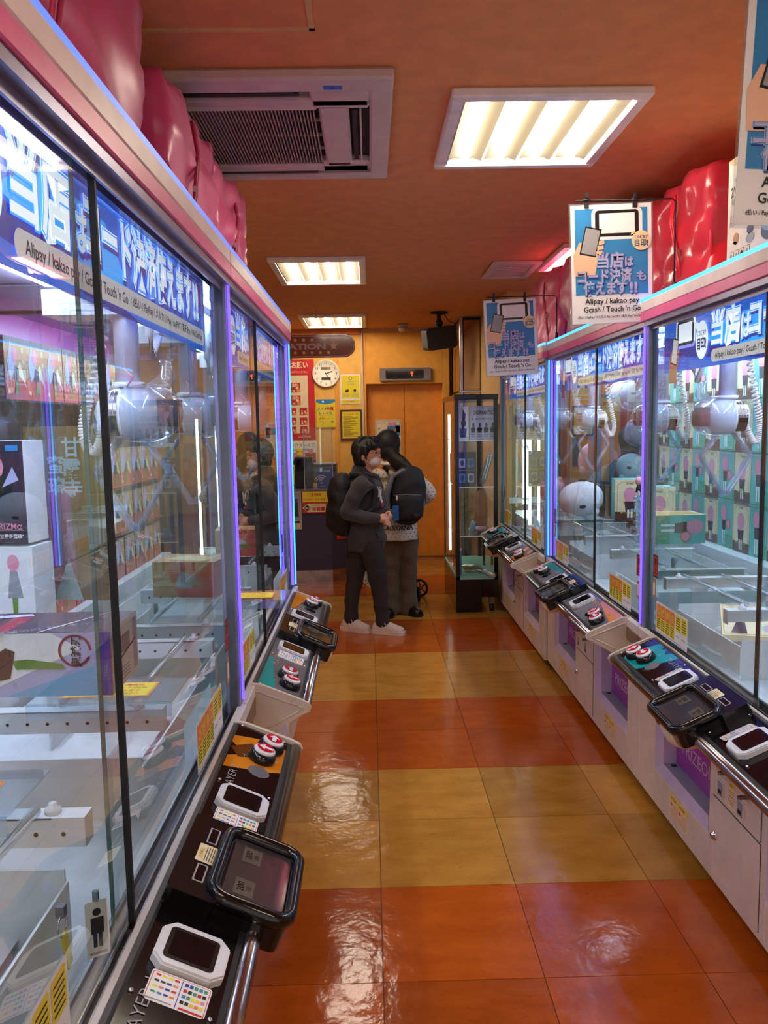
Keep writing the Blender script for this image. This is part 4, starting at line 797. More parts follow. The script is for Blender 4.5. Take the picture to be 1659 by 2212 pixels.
t = thing('card_tube', 'blue and white upright card tube at the left of the showcase bottom', 'tube', (.70, 6.35, .286)); g = G(); g.lathe([(0, 0), (.012, 0), (.012, .19), (0, .19)], 'print_blue', 12); g.obj('tube', t); g = G(); g.lathe([(0, .19), (.013, .19), (.013, .21), (0, .21)], 'print_white', 12); g.obj('cap', t)
# ================================================================ HANGING SIGNS on wire stands
def pop_sign(label, xb, y, x0, zc, tilt, ztop=1.9285):
    t = thing('hanging_sign_stand', label, 'sign', (xb, y, ztop), group=None)
    g = G(); g.box(-.05, .03, -.025, .035, 0, .02, 'black_matt'); g.obj('base', t, bevel=.003)
    g = G(); g.lathe([(0, .02), (.012, .02), (.008, .07), (0, .075)], 'black_matt', 10); g.obj('socket', t)
    zt = zc+.225-ztop; g = G(); g.tube([(0, 0, .06), (0, 0, zt-.012), (-.012, 0, zt), (x0-xb+.02, 0, zt-.004)], .0032, 'black_matt', 6); g.obj('wire_arm', t)
    for k in (.06, .24):
        g = G(); x = x0-xb+k; g.box(x-.008, x+.008, -.009, .007, zt-.032, zt+.006, 'black_matt'); g.cyl((x-.011, -.01, zt-.004), (x+.011, -.01, zt-.004), .004, 'black_matt', 8); g.box(x-.006, x+.006, -.012, -.006, zt+.004, zt+.02, 'black_matt'); g.obj('clip', t)
    w_, h = .302, .432; mx = T(x0-xb+w_/2, -.004, zt-.018) @ RY(-tilt) @ T(-w_/2, 0, -h) @ front(0, 0, 0)
    g = G(mx); g.box(-.006, w_+.006, -.006, h+.006, -.002, -.001, 'acrylic'); g.box(0, w_, 0, h, -.0012, 0, 'print_white'); g.obj('card', t)
    g = G(mx @ T(0, 0, .0006)); g.rect(.015, .105, w_-.03, h-.12, 'print_blue', 0)
    phone_art(g, .03, h-.20, .19, 2); g.disc(w_-.04, h-.135, .036, 'print_cream', 10, 20); g.flat([(w_-.08, h-.115), (w_-.075, h-.1), (w_-.06, h-.105)], 'print_cream', 10)
    g.text('この端末が', w_-.04, h-.123, .014, 'print_navy', 11, .02, wd=.05); g.text('目印!', w_-.04, h-.145, .028, 'print_navy', 11, .03, wd=.05)
    M4 = ('print_deep_blue', 'print_lilac', 'print_blue', 'print_lilac'); B = (.075, .06, .045, .022)
    for s_, X, Z_, H_, W_ in (('当店', .145, .228, .058, .10), ('は', .216, .222, .04, .032), ('コード決済', .125, .172, .054, .20), ('も', .262, .168, .04, .034), ('使えます', .125, .128, .052, .16), ('!!', .232, .128, .052, .03)): outlined(g, s_, X, Z_, H_, 5, W_, M4, b=B)
    g.text('Alipay / kakao pay', w_/2, .082, .028, 'print_black', 3, .018, wd=.205); g.text("Gcash / Touch 'n Go", w_/2, .052, .028, 'print_black', 3, .018, wd=.215); g.text('d払い / PayPay / メルカリ Pay / au PAY / 楽天 Pay / WeChat Pay', w_/2, .024, .0125, 'print_black', 3, .012, wd=.26)
    g.obj('print', t); return t
pop_sign('middle blue payment sign hanging over the aisle, beside the red bag on the right row', 1.155, 3.1, .76, 2.078, rad(1.6))
pop_sign('smallest blue payment sign, hanging by the yellow wall end', 1.10, 4.78, .672, 1.985, rad(2.6), )
pop_sign('nearest blue payment sign, cut off at the right edge of the frame', 1.12, 1.62, .735, 2.082, rad(-2.6))
# ================================================================ STORAGE BAGS and carton on top of the cabinets
def soft(w_, d, h, m, seed, amp=.0075, n=(12, 12, 10)):
    r = random.Random(seed); ph = [r.uniform(0, 6) for _ in range(8)]
    bm = bmesh.new(); bmesh.ops.create_cube(bm, size=1); bmesh.ops.subdivide_edges(bm, edges=bm.edges[:], cuts=17, use_grid_fill=True)
    for v in bm.verts:
        p = v.co*2; q = Vector(p)
        for i in range(3): q[i] = p[i]*(1-.018*(sum(p[j]**6 for j in range(3) if j != i)))
        k = amp*(sin(p.x*3+ph[0]+p.z*2)+sin(p.y*4+ph[1]-p.z*3)+.7*sin(p.z*5+ph[2]+p.y*2.5)+.9*sin(p.y*9+p.z*5+ph[3])+.7*sin(p.x*11-p.z*8+ph[4])+.8*abs(sin(p.y*6-p.z*2+ph[5]))+.45*sin(p.z*19+p.y*6+ph[6])*cos(p.y*3)+.35*sin(p.y*23+p.z*9+ph[7]))
        nrm = Vector([a**5 for a in p]).normalized() if p.length else p
        v.co = Vector((q.x*w_/2, q.y*d/2, (q.z+1)*h/2))+nrm*k*(1 if p.z > -.9 else 0)
    g = G(); bm.verts.index_update(); g.add([tuple(v.co) for v in bm.verts], [tuple(v.index for v in f.verts) for f in bm.faces], m, True); bm.free(); return g
def storage_bag(label, x0, x1, y0, y1, z0, z1, vinyl, trim, seed, contents=()):
    w_, d, h = x1-x0, y1-y0, z1-z0; t = thing('storage_bag', label, 'bag', ((x0+x1)/2, (y0+y1)/2, z0))
    soft(w_, d, h, vinyl, seed).obj('vinyl_shell', t)
    for sy in (-1, 1):
        g = G(); a, b = w_/2*.95, h*.97; y = sy*d/2*.95
        g.tube([(-a, y, .02), (-a*1.0, y, b*.5), (-a*.98, y, b*.93), (-a*.86, y, b), (0, y, b*1.01), (a*.86, y, b), (a*.98, y, b*.93), (a, y, b*.5), (a, y, .02)], .0055, trim, 6); g.obj('piping', t)
    for sx in (-1, 1): g = G(); g.tube([(sx*w_/2*.93, -d*.46, h*.965), (sx*w_/2*.95, 0, h*.985), (sx*w_/2*.93, d*.46, h*.965)], .0055, trim, 6); g.obj('piping', t)
    s_ = -1 if x0 > 0 else 1; xf = s_*(w_/2+.012)
    g = G(); g.tube([(xf*.97, -d*.15, .03), (xf, -d*.12, h*.35), (xf*1.01, -d*.02, h*.7), (xf*.96, d*.0, h*.93)], .005, trim, 6); g.tube([(xf*.97, -d*.12, .03), (xf, -d*.09, h*.35), (xf*1.01, d*.01, h*.7), (xf*.96, d*.03, h*.93)], .005, trim, 6); g.obj('zip', t)
    g = G(); g.box(xf-.004, xf+.008, -d*.11, -d*.09, h*.38, h*.45, 'steel'); g.obj('zip_pull', t)
    for i, (cx, cy, cz, r_, m_) in enumerate(contents):
        q = thing('plush_toy', '%s plush toy inside the red storage bag' % (('soft red', 'blurred orange', 'blurred white', 'dark', 'round red')[i % 5]), 'plush', ((x0+x1)/2+cx, (y0+y1)/2+cy, z0+cz)); g = G(); g.ell((0, 0, 0), (r_, r_*.9, r_*.85), m_, 14, 10, e=.8); g.obj('body', q); g = G(); g.ell((r_*.2, -r_*.5, r_*.7), (r_*.3, r_*.3, r_*.35), m_, 10, 8); g.obj('ear', q)
    return t
mat('plush_red', 'c8202c', .8); mat('plush_orange', 'e87a30', .8)
storage_bag('big pink storage bag on the nearest left cabinet, reaching almost to the ceiling', -1.12, -.47, .95, 1.85, 1.958, 2.46, 'bag_vinyl_pink', 'bag_pink_trim', 1)
storage_bag('second pink storage bag on the left row, ahead of the biggest one', -1.1, -.475, 2.05, 2.66, 1.962, 2.36, 'bag_vinyl_pink', 'bag_pink_trim', 2)
storage_bag('farthest pink storage bag on the left row', -1.1, -.475, 2.70, 3.37, 1.962, 2.35, 'bag_vinyl_pink', 'bag_pink_trim', 3)
storage_bag('bright red storage bag with clear end on the nearest right cabinet', 1.20, 1.74, 2.90, 3.55, 1.928, 2.38, 'bag_vinyl_red', 'bag_red_trim', 4, [(-.12, -.22, .12, .10, 'plush_red'), (.08, -.24, .11, .09, 'plush_orange'), (-.14, .0, .12, .1, 'plush_white'), (.02, -.2, .28, .08, 'print_plum'), (-.13, .1, .28, .09, 'plush_red')])
storage_bag('pink storage bag between the middle and farthest hanging signs', 1.13, 1.7, 3.62, 4.78, 1.94, 2.42, 'bag_vinyl_pink', 'bag_pink_trim', 5)
storage_bag('farthest pink storage bag on the right row, behind the far sign', 1.13, 1.7, 4.84, 5.6, 1.94, 2.41, 'bag_vinyl_pink', 'bag_pink_trim', 6)
t = thing('turntable_carton', 'tall white carton with kraft top and 2WAY TURN TABLE lettering, right row', 'carton', (1.09, 2.5, 1.928))
g = G(); hx = .38; g.box(0, .24, -.42, 0, 0, .32, 'carton_white'); g.add([(0, -.42, .32), (0, 0, .32), (.24, 0, .32), (.24, -.42, .32), (.06, -.40, .385), (.06, -.02, .365), (.18, -.02, .365), (.18, -.40, .385)], [(0, 4, 5, 1), (1, 5, 6, 2), (2, 6, 7, 3), (3, 7, 4, 0), (4, 7, 6, 5)], 'carton_kraft'); g.obj('carton', t)
mx = Matrix(((0, 0, -1, -.0006), (-1, 0, 0, 0), (0, 1, 0, 0), (0, 0, 0, 1))); g = G(mx)
g.flat([(0, .32), (.03, .30), (.12, .285), (.25, .30), (.42, .32)], 'carton_kraft', 1)
g.text('2WAY TURN TABLE', .19, .225, .04, 'print_black', 1, .02, wd=.34); g.text('USB&乾電池ターンテーブル', .18, .195, .02, 'print_black', 1, .01, wd=.3); g.rect(.04, .25, .1, .012, 'print_grey', 1); g.text('お気に入りのフィギュアなど', .12, .152, .014, 'print_tan', 1, .01, wd=.2); g.text('ワンランク上のディスプレイ', .14, .132, .018, 'print_coral', 1, .02, wd=.24)
g.disc(.06, .085, .018, 'print_tan', 1, 8); g.disc(.15, .095, .022, 'print_navy', 1, 7, .015); g.disc(.05, .07, .02, 'print_cream', 1, 12, .01); g.disc(.15, .07, .026, 'print_grey', 1, 12, .014); g.disc(.27, .07, .055, 'print_navy', 1, 16, .03); g.disc(.27, .085, .05, 'print_sky', 2, 16, .02)
for k in range(4): g.rrect(.02+k*.034, .022, .028, .03, .004, 'print_black', 1); g.rrect(.0212+k*.034, .0232, .0256, .0276, .003, 'print_cream', 2); g.disc(.034+k*.034, .037, .008, 'print_black' if k == 2 else 'print_grey', 3, 8)
g.obj('print', t)
# ================================================================ PRIZES inside the cabinets
def face_cream(g, w_, h, v=0):
    g.rect(0, 0, w_, h, 'print_cream', 0); g.flat([(.01, 0), (w_-.01, 0), (w_-.01, h-.03), (w_-.035, h-.012), (.035, h-.012), (.01, h-.03)], 'print_gold', 1); g.flat([(.013, 0), (w_-.013, 0), (w_-.013, h-.032), (w_-.037, h-.015), (.037, h-.015), (.013, h-.032)], 'print_cream', 2)
    g.text('SPY×FAMILY', w_/2, h-.022, .012, 'print_black', 3, .03, wd=.04); g.rect(.0, 0, w_, .045, 'print_brown', 3)
    g.disc(w_/2, h*.62, .034, 'print_pink', 4, 16, .042); g.flat([(w_/2-.022, h*.2), (w_/2+.022, h*.2), (w_/2+.03, h*.46), (w_/2-.03, h*.46)], 'print_plum', 4); g.rect(w_/2-.014, .012, .011, h*.2, 'print_white', 5); g.rect(w_/2+.004, .012, .011, h*.2, 'print_white', 5)
    g.text('ポーズチェンジ', w_/2, .04, .012, 'print_yellow', 6, .02, wd=.1)
def face_teal(g, w_, h, v=0):
    g.rect(0, 0, w_, h, 'print_teal', 0); g.rect(w_*.3, 0, w_*.7, h*.28, 'print_green', 1); g.text('ANYA', w_*.62, h*.21, .034, 'print_teal', 2, .01, wd=w_*.55); g.text('FORGER', w_*.62, h*.08, .034, 'print_teal', 2, .01, wd=w_*.6)
    g.disc(w_*.4, h*.72, .032, 'print_pink', 3, 16, .038); g.flat([(w_*.3, h*.35), (w_*.52, h*.35), (w_*.55, h*.58), (w_*.28, h*.58)], 'print_plum', 3); g.rect(w_*.31, .012, .011, h*.3, 'print_white', 4); g.rect(w_*.43, .012, .011, h*.3, 'print_white', 4); g.disc(w_*.72, h*.5, .024, 'print_coral', 3, 14); g.disc(w_*.72, h*.5, .019, 'print_pink', 4, 14); g.rect(.01, h-.014, w_-.02, .004, 'print_mint', 2)
def face_oni(g, w_, h, v=0):
    g.rect(0, 0, w_, h, 'print_coral', 0); g.rect(0, h*.35, w_, h*.65, 'print_tan', 1); g.rect(0, h-.018, w_, .018, 'print_plum', 2); g.flat([(w_*.2, h*.3), (w_*.5, h*.5), (w_*.3, h*.95), (w_*.1, h*.6)], 'print_lilac', 3); g.flat([(w_*.5, h*.45), (w_*.8, h*.32), (w_*.95, h*.2), (w_*.7, h*.62)], 'print_cream', 3); g.flat([(w_*.33, h*.34), (w_*.6, h*.3), (w_*.62, h*.5), (w_*.42, h*.55)], 'print_plum', 4); g.flat([(w_*.4, h*.06), (w_*.58, h*.1), (w_*.6, h*.3), (w_*.46, h*.32)], 'print_leaf', 4); g.disc(w_*.44, h*.72, .016, 'print_pink', 4, 10, .024); g.disc(w_*.12, h*.12, .007, 'print_cream', 4, 8); g.text('甘', w_*.82, h*.8, .018, 'print_cream', 4, .03); g.text('鬼', w_*.86, h*.62, .012, 'print_cream', 4, .03)
def proto_box(w_, d, h, side, fn, back=None):
    g = G(); g.box(-w_/2, w_/2, 0, d, 0, h, side); c = g.mesh('carton'); g = G(front(-w_/2, -.0006, 0)); fn(g, w_, h); return c, g.mesh('front_print')
PB = {'cream': proto_box(.158, .14, .222, 'print_mint', face_cream), 'teal': proto_box(.158, .14, .222, 'print_cream', face_teal), 'oni': proto_box(.132, .09, .172, 'print_brown', face_oni)}
def put_box(kind, label, loc, rz, group=None, rot=None):
    t = thing('figure_box', label, 'box', loc, rz, group, rot)
    for n_, me in zip(('carton', 'front_print'), PB[kind]): o = bpy.data.objects.new(n_, me); COL.objects.link(o); o.parent = t
    return t
ORD = ['first', 'second', 'third', 'fourth', 'fifth', 'sixth', 'seventh', 'eighth', 'ninth', 'tenth', 'eleventh', 'twelfth']
RWN = ['bottom', 'second lowest', 'second highest', 'top']
LB = {'cream': 'cream figure box with brown foot band in the wall of boxes inside the right row', 'teal': 'teal figure box with green lettering block in the wall of boxes inside the right row'}
for r_ in range(4):
    for c_ in range(9):
        k = 'cream' if (c_+(r_ % 2)*0) % 2 == 0 else 'teal'
        put_box(k, '%s figure box, %s from left in the %s row of the right box wall' % (k, ORD[c_], RWN[r_]), (1.662, 4.56-c_*.1625, .8862+r_*.229), -pi/2+random.uniform(-.02, .02), '%s figure boxes stacked inside the right row' % k)
# support risers (part of the cabinets)
def shelf_part(m, pts, name='display_shelf'):
    for (x0, x1, y0, y1, z, th, mt) in pts: g = G(); g.box(x0, x1, y0, y1, z-th, z, mt); g.obj(name, m)
shelf_part(m_r2, [(.05, 1.6, .55, .80, .885, .21, 'playfield_white')]+[(.05, 1.6, .57, .80, .885+.229*k, .005, 'acrylic') for k in (1, 2, 3)])
for x0, x1, y0, y1 in ((.03, MW-.03, MD-.06, MD-.055),):
    g = G(); g.box(x0, x1, y0, y1, .672, 1.83, 'print_grey'); g.obj('rear_board', m_r1); g = G(); g.box(x0, x1, y0, y1, .672, 1.83, 'print_grey'); g.obj('rear_board', m_r2); g = G(); g.box(x0, x1, y0, y1, .672, 1.6, 'print_brown'); g.obj('rear_board', m_l2); g = G(); g.box(x0, x1, y0, y1, .672, 1.6, 'print_brown'); g.obj('rear_board', m_l1)
LO = 'orange red figure box, %s from the left in the %s, second left cabinet'
for r_, (z, n0, n1, nm) in enumerate(((.905, 0, 11, 'lowest row'), (1.082, 3, 11, 'second row'), (1.259, 6, 11, 'third row'), (1.575, 0, 8, 'top shelf row'))):
    for c_ in range(n0, n1): put_box('oni', LO % (ORD[c_-n0], nm), (-.985, 2.31+c_*.139, z+.0015), pi/2+random.uniform(-.04, .04), 'figure boxes in the %s of the second left cabinet' % nm)
shelf_part(m_l2, [(.04, 1.6, .58, .78, .875, .2, 'playfield_white'), (.04, 1.25, .60, .78, 1.545, .006, 'acrylic'), (.4, 1.6, .60, .78, 1.052, .0012, 'acrylic'), (.8, 1.6, .60, .78, 1.229, .0012, 'acrylic')])
for c_ in range(5): put_box('oni', 'orange red figure box, %s from the left on the top shelf, nearest left cabinet' % ORD[c_], (-.985, 1.50+c_*.139, 1.578), pi/2, 'figure boxes on the top shelf of the nearest left cabinet')
shelf_part(m_l1, [(.8, 1.62, .60, .78, 1.545, .006, 'acrylic'), (.04, 1.6, .54, .78, .955, .265, 'playfield_white')])
# big boxed prize lying on the rods, nearest left cabinet
def f_big(g, w_, h):
    g.rect(0, 0, w_, h, 'print_lilac', 0); g.flat([(0, 0), (w_*.3, 0), (w_*.85, h*.75), (w_*.7, h), (0, h)], 'print_white', 1); g.flat([(w_*.45, 0), (w_-.02, 0), (w_-.02, h*.5)], 'print_sky', 1); g.rect(w_-.018, 0, .018, h, 'print_violet', 2); g.text('PRIZE', w_-.009, h*.4, .008, 'print_sky', 3, rot=pi/2)
    n = 30; cx, cy, R1 = w_-.058, h*.72, .027
    for k in range(n): a, b = k*2*pi/n*.93, (k+1)*2*pi/n*.93; g.flat([(cx+R1*cos(a), cy+R1*sin(a)), (cx+R1*cos(b), cy+R1*sin(b)), (cx+(R1-.004)*cos(b), cy+(R1-.004)*sin(b)), (cx+(R1-.004)*cos(a), cy+(R1-.004)*sin(a))], 'print_maroon', 3)
    for k, ch in enumerate('鬼滅刃'): g.text(ch, cx+.002, cy-.019+k*.018, .018, 'print_black', 4, .02, rot=pi/2)
    g.flat([(.06, h*.3), (.13, h*.5), (.10, h*.85), (.04, h*.6)], 'print_grey', 3); g.flat([(.13, h*.25), (.155, h*.3), (.165, h*.72), (.15, h*.78), (.11, h*.55)], 'print_brown', 4); g.flat([(.16, h*.58), (.185, h*.6), (.24, h*.52), (.245, h*.44), (.165, h*.44)], 'print_leaf', 4)
t = thing('figure_box', 'big white and lilac boxed figure lying on its side in the nearest left cabinet', 'box', (-.75, 1.30, 1.056), 0)
g = G(); g.box(0, .32, 0, .147, 0, .106, 'print_white'); g.obj('carton', t); g = G(front(0, -.0006, 0)); f_big(g, .32, .106); g.obj('front_print', t)
g = G(T(0, 0, .1066)); g.rect(0, 0, .32, .147, 'print_plum', 0); g.rect(.12, .01, .03, .12, 'print_maroon', 1); g.flat([(0, .08), (.15, .12), (.14, .135), (0, .11)], 'print_lilac', 2); g.text('鬼滅の刃 フィギュア', .21, .03, .018, 'print_grey', 2, .01, rot=.45); g.flat([(.20, 0), (.203, 0), (.283, .147), (.28, .147)], 'print_white', 2); g.text('©', .28, .1, .012, 'print_white', 2); g.obj('top_print', t)
mx = Matrix(((0, 0, 1, .3206), (1, 0, 0, 0), (0, 1, 0, 0), (0, 0, 0, 1))); g = G(mx); g.rect(0, 0, .147, .106, 'print_white', 0); g.rect(.03, .055, .07, .03, 'print_grey', 1); g.flat([(.01, .04), (.13, .06), (.13, .064), (.01, .044)], 'print_black', 1); 
for k in range(4): g.rect(.015, .01+k*.006, .08, .002, 'print_grey', 1)
g.rect(.12, .01, .02, .09, 'print_lilac', 1); g.obj('side_print', t)
def f_dark(g, w_, h): g.rect(0, 0, w_, h, 'print_plum', 0); g.flat([(.02, h*.25), (w_-.02, h*.25), (w_*.75, h*.6), (w_*.55, h*.85), (w_*.3, h*.6)], 'print_black', 1); g.disc(w_*.5, h*.75, .022, 'print_pink', 2, 10, .03); g.flat([(w_*.6, h*.55), (w_*.9, h*.62), (w_*.8, h*.75)], 'print_lilac', 2); g.rect(w_*.7, h-.025, w_*.22, .014, 'print_blue', 2); g.text('FIGURIZMα', w_*.55, h*.17, .022, 'print_pink', 3, .02, wd=w_*.72); g.rect(.01, h*.13, w_-.02, .001, 'print_white', 2); g.text('"甘露寺蜜璃"', w_*.7, h*.07, .012, 'print_white', 2, .02)
prize('figure_box', 'dark figure box lettered FIGURIZM at the left edge, inside the nearest left cabinet', 'box', (-.945, 2.06, 1.205), -.12, .15, .10, .26, 'print_white', f_dark)
def f_wht(g, w_, h): g.rect(0, 0, w_, h, 'print_white', 0); g.rect(0, 0, w_*.38, h, 'print_plum', 1); g.rect(.01, h-.02, .03, .012, 'print_blue', 2); g.disc(w_*.68, h*.8, .016, 'print_pink', 2, 12, .022); g.flat([(w_*.56, h*.36), (w_*.82, h*.36), (w_*.74, h*.7), (w_*.62, h*.7)], 'print_grey', 2); g.flat([(w_*.64, h*.08), (w_*.7, h*.08), (w_*.73, h*.36), (w_*.63, h*.36)], 'print_leaf', 2); g.disc(w_*.88, h*.06, .012, 'print_maroon', 2, 12)
prize('figure_box', 'white figure box under the dark one at the left edge', 'box', (-.94, 2.05, .992), -.08, .16, .11, .205, 'print_white', f_wht)
def f_promo(g, w_, h):
    g.rect(0, 0, w_, h, 'print_tan', 0); g.flat([(0, h*.05), (w_*.55, h*.05), (w_*.5, h*.62), (w_*.2, h*.7), (0, h*.55)], 'print_pink', 1); g.flat([(0, h*.5), (w_*.22, h*.6), (w_*.25, h*.9), (w_*.08, h*.95), (0, h*.85)], 'print_lilac', 2); g.flat([(w_*.25, 0), (w_*.6, 0), (w_*.45, h*.25)], 'print_white', 2)
    for k, ch in enumerate('甘露寺'): g.text(ch, w_*.55, h*(.88-.12*k), .06, 'print_white', 3, .02)
    for k, ch in enumerate('蜜璃'): g.text(ch, w_*.36, h*(.78-.12*k), .055, 'print_white', 3, .02)
prize('promo_card', 'pink and tan promotional card with white brush lettering, behind the dark box', 'card', (-.86, 2.32, 1.0), -.15, .26, .004, .50, 'print_tan', f_promo)
# prizes across the rods
def lying_box(label, loc, rz, w_, d, h, side, fn, top=None, cat='box'):
    t = prize('figure_box', label, cat, loc, rz, w_, d, h, side, fn)
    if top: g = G(T(-w_/2, 0, h+.0006)); top(g, w_, d); g.obj('top_print', t)
    return t
def f_lt(g, w_, h):
    g.rect(0, 0, w_, h, 'print_teal', 0); g.rect(.0, 0, w_*.28, h, 'print_green', 1); g.text('FORGER', w_*.07, h/2, .024, 'print_teal', 2, .01, wd=.09, rot=-pi/2); g.text('ANYA', w_*.19, h/2, .024, 'print_teal', 2, .01, wd=.08, rot=-pi/2)
    g.disc(w_*.78, h*.6, .036, 'print_pink', 3, 16, .03); g.flat([(w_*.36, h*.4), (w_*.62, h*.36), (w_*.62, h*.78), (w_*.38, h*.72)], 'print_plum', 3); g.rect(w_*.1, h*.62, w_*.27, .01, 'print_white', 4); g.rect(w_*.1, h*.44, w_*.27, .01, 'print_white', 4); g.disc(w_*.6, h*.26, .022, 'print_coral', 4, 12); g.disc(w_*.6, h*.26, .018, 'print_pink', 5, 12)
lying_box('teal figure box with green lettering lying on its side over the rods, right row', (1.278, 3.30, .973), .0, .207, .15, .12, 'print_cream', f_lt, lambda g, w_, d: (g.rect(0, 0, w_, d, 'print_cream', 0), g.rect(.02, .02, w_-.04, d-.04, 'print_gold', 1)))
def f_lo(g, w_, h): g.rect(0, 0, w_, h, 'print_coral', 0); g.flat([(0, 0), (w_*.4, 0), (w_*.2, h), (0, h)], 'print_tan', 1); g.flat([(w_*.35, h*.3), (w_*.6, h*.25), (w_*.7, h*.6), (w_*.45, h*.75)], 'print_grey', 2); g.flat([(w_*.5, h*.4), (w_*.85, h*.3), (w_*.7, h*.5)], 'print_leaf', 3)
lying_box('orange figure box lying across the rods, second left cabinet', (-.555, 2.36, .992), -.12, .19, .15, .105, 'print_coral', f_lo, lambda g, w_, d: (g.rect(0, 0, w_, d, 'print_tan', 0), g.flat([(.02, .05), (.15, .02), (.17, .09), (.06, .12)], 'print_cream', 1)))
lying_box('brown and red figure box on the rods behind the orange one, second left cabinet', (-.56, 3.35, .951), .1, .18, .14, .11, 'print_brown', f_lo, lambda g, w_, d: g.rect(0, 0, w_, d, 'print_tan', 0))
put_box('cream', 'cream figure box standing on the left of the clear bead tower, middle right cabinet', (1.42, 4.40, .94), -.15)
put_box('cream', 'cream figure box standing on the right of the clear bead tower, middle right cabinet', (1.43, 3.98, .93), -.1)
t = thing('bead_tower', 'clear stacked bead tower with a small figure on top', 'tower', (1.33, 3.98, .90))
for k in range(7): g = G(); g.ell((0, 0, .02+k*.03), (.028, .028, .012), 'acrylic', 12, 6); g.ell((.035*cos(k*2.4), .035*sin(k*2.4), .02+k*.03), (.01, .01, .01), 'claw_clear', 8, 6); g.obj('bead', t)
g = G(); g.cyl((0, 0, 0), (0, 0, .23), .004, 'acrylic', 6); g.obj('stem', t)
t = thing('small_figure', 'small sitting figure with pink hair and black dress on the bead tower', 'figure', (1.33, 3.98, 1.13)); g = G(); g.ell((0, 0, .055), (.02, .02, .021), 'plush_pink', 14, 10); g.obj('head', t); g = G(); g.lathe([(.018, 0), (.016, .02), (.008, .038), (0, .04)], 'black_matt', 12); g.obj('dress', t)
for s_ in (-1, 1): g = G(); g.tube([(s_*.008, -.01, .006), (s_*.01, -.03, .004), (s_*.012, -.034, -.015)], .004, 'white_plastic', 6); g.obj('leg', t)
def plush(label, loc, r, m, rot=(0, 0, 0), ears=True, bagm=None, nose='black_matt', e=.9, flat=1.):
    t = thing('plush_toy', label, 'plush', loc, rot=rot); g = G(); g.ell((0, 0, 0), (r*1.1, r*.9, r*flat), m, 20, 14, e=e); g.obj('body', t)
    if ears:
        for s_ in (-1, 1): g = G(); g.ell((s_*r*.6, 0, r*.8*flat), (r*.28, r*.2, r*.34), m, 10, 8); g.obj('ear', t)
    if nose: g = G(); g.ell((0, -r*.88, r*.12), (r*.17, r*.07, r*.1), nose, 12, 8); g.obj('nose', t)
    for s_ in (-1, 1): g = G(); g.ell((s_*r*.55, -r*.5, -r*.6*flat), (r*.24, r*.3, r*.24), m, 10, 8); g.obj('paw', t)
    if bagm: g = G(); g.ell((0, 0, 0), (r*1.2, r*1.02, r*1.08*flat), bagm, 14, 10, e=.75); g.obj('film_bag', t)
    return t
plush('big flat white plush with a dark oval nose lying in the middle right cabinet', (1.195, 4.575, 1.045), .115, 'plush_white', (.5, -.15, -.2), ears=False, flat=.8)
plush('pink round plush behind the claw in the middle right cabinet', (1.44, 5.10, 1.235), .115, 'plush_pink', (0, .2, -.5), ears=False, nose=None)
plush('white round plush next to the pink one, middle right cabinet', (1.58, 4.87, 1.20), .085, 'plush_white', (.1, 0, -.5), ears=False)
plush('cream plush in a clear bag on the upper shelf of the far right cabinet', (1.62, 5.10, 1.637), .098, 'plush_cream', (0, 0, -.6), bagm='cling_film')
plush('pale plush in a clear bag, right end of the upper shelf, far right cabinet', (1.60, 4.85, 1.63), .09, 'plush_white', (0, 0, -.6), bagm='cling_film')
plush('light pink plush on the small shelf below the bagged plushes', (1.62, 4.86, 1.408), .078, 'plush_pink', (0, .3, -.6), ears=True, nose=None, bagm='cling_film')
plush('pink plush with ears low in the farthest right cabinet', (1.21, 5.35, 1.03), .08, 'plush_pink', (0, 0, -.6), nose=None)
shelf_part(m_r3, [(.9, 1.63, .30, .78, 1.10, .006, 'acrylic'), (1.0, 1.63, .42, .78, 1.525, .006, 'acrylic'), (1.38, 1.63, .42, .78, 1.315, .006, 'acrylic')])
t = thing('printed_bag', 'blue tote bag with tan print hanging behind the bead tower', 'bag', (1.365, 5.0, 1.106)); g = G(Matrix.Translation((0, 0, 0)) @ RZ(-pi/2+.25)); g.box(-.02, .26, -.01, .01, 0, .36, 'plush_blue'); g.obj('cloth', t, bevel=.008, seg=2); g = G(Matrix.Translation((0, 0, 0)) @ RZ(-pi/2+.25) @ front(0, -.0115, 0)); g.flat([(.15, .02), (.24, .02), (.235, .22), (.16, .22)], 'print_tan', 1); g.flat([(.165, .22), (.235, .22), (.225, .3), (.18, .3)], 'print_pink', 1); g.disc(.07, .2, .022, 'print_brown', 1, 8, .03); g.disc(.08, .13, .03, 'print_plum', 1, 7, .03); g.disc(.06, .07, .02, 'print_tan', 1, 8); g.obj('print', t)
# fallen prizes in the chute area of the nearest right cabinet, yellow notes on clear trays
def f_fam(g, w_, h):
    g.rect(0, 0, w_, h, 'print_cream', 0); g.rect(.005, .005, w_-.01, h-.01, 'print_gold', 1); g.rect(.008, .008, w_-.016, h-.016, 'print_cream', 2); g.text('SPY×FAMILY', w_*.5, h-.022, .022, 'print_black', 3, .03, wd=.12); g.text('CHANGE!!', w_*.68, h*.6, .022, 'print_brown', 3, .03, wd=.08, rot=-.25); g.disc(w_*.25, h*.62, .028, 'print_pink', 3, 12); g.flat([(w_*.12, .01), (w_*.34, .01), (w_*.32, h*.42), (w_*.2, h*.42)], 'print_plum', 3); g.disc(w_*.72, h*.25, .045, 'print_mint', 3, 16, .025); g.disc(w_*.72, h*.25, .035, 'print_pink', 4, 16, .02); g.flat([(w_*.42, h*.5), (w_*.46, h*.56), (w_*.46, h*.52), (w_*.52, h*.52), (w_*.52, h*.48), (w_*.46, h*.48), (w_*.46, h*.44)], 'print_brown', 4)
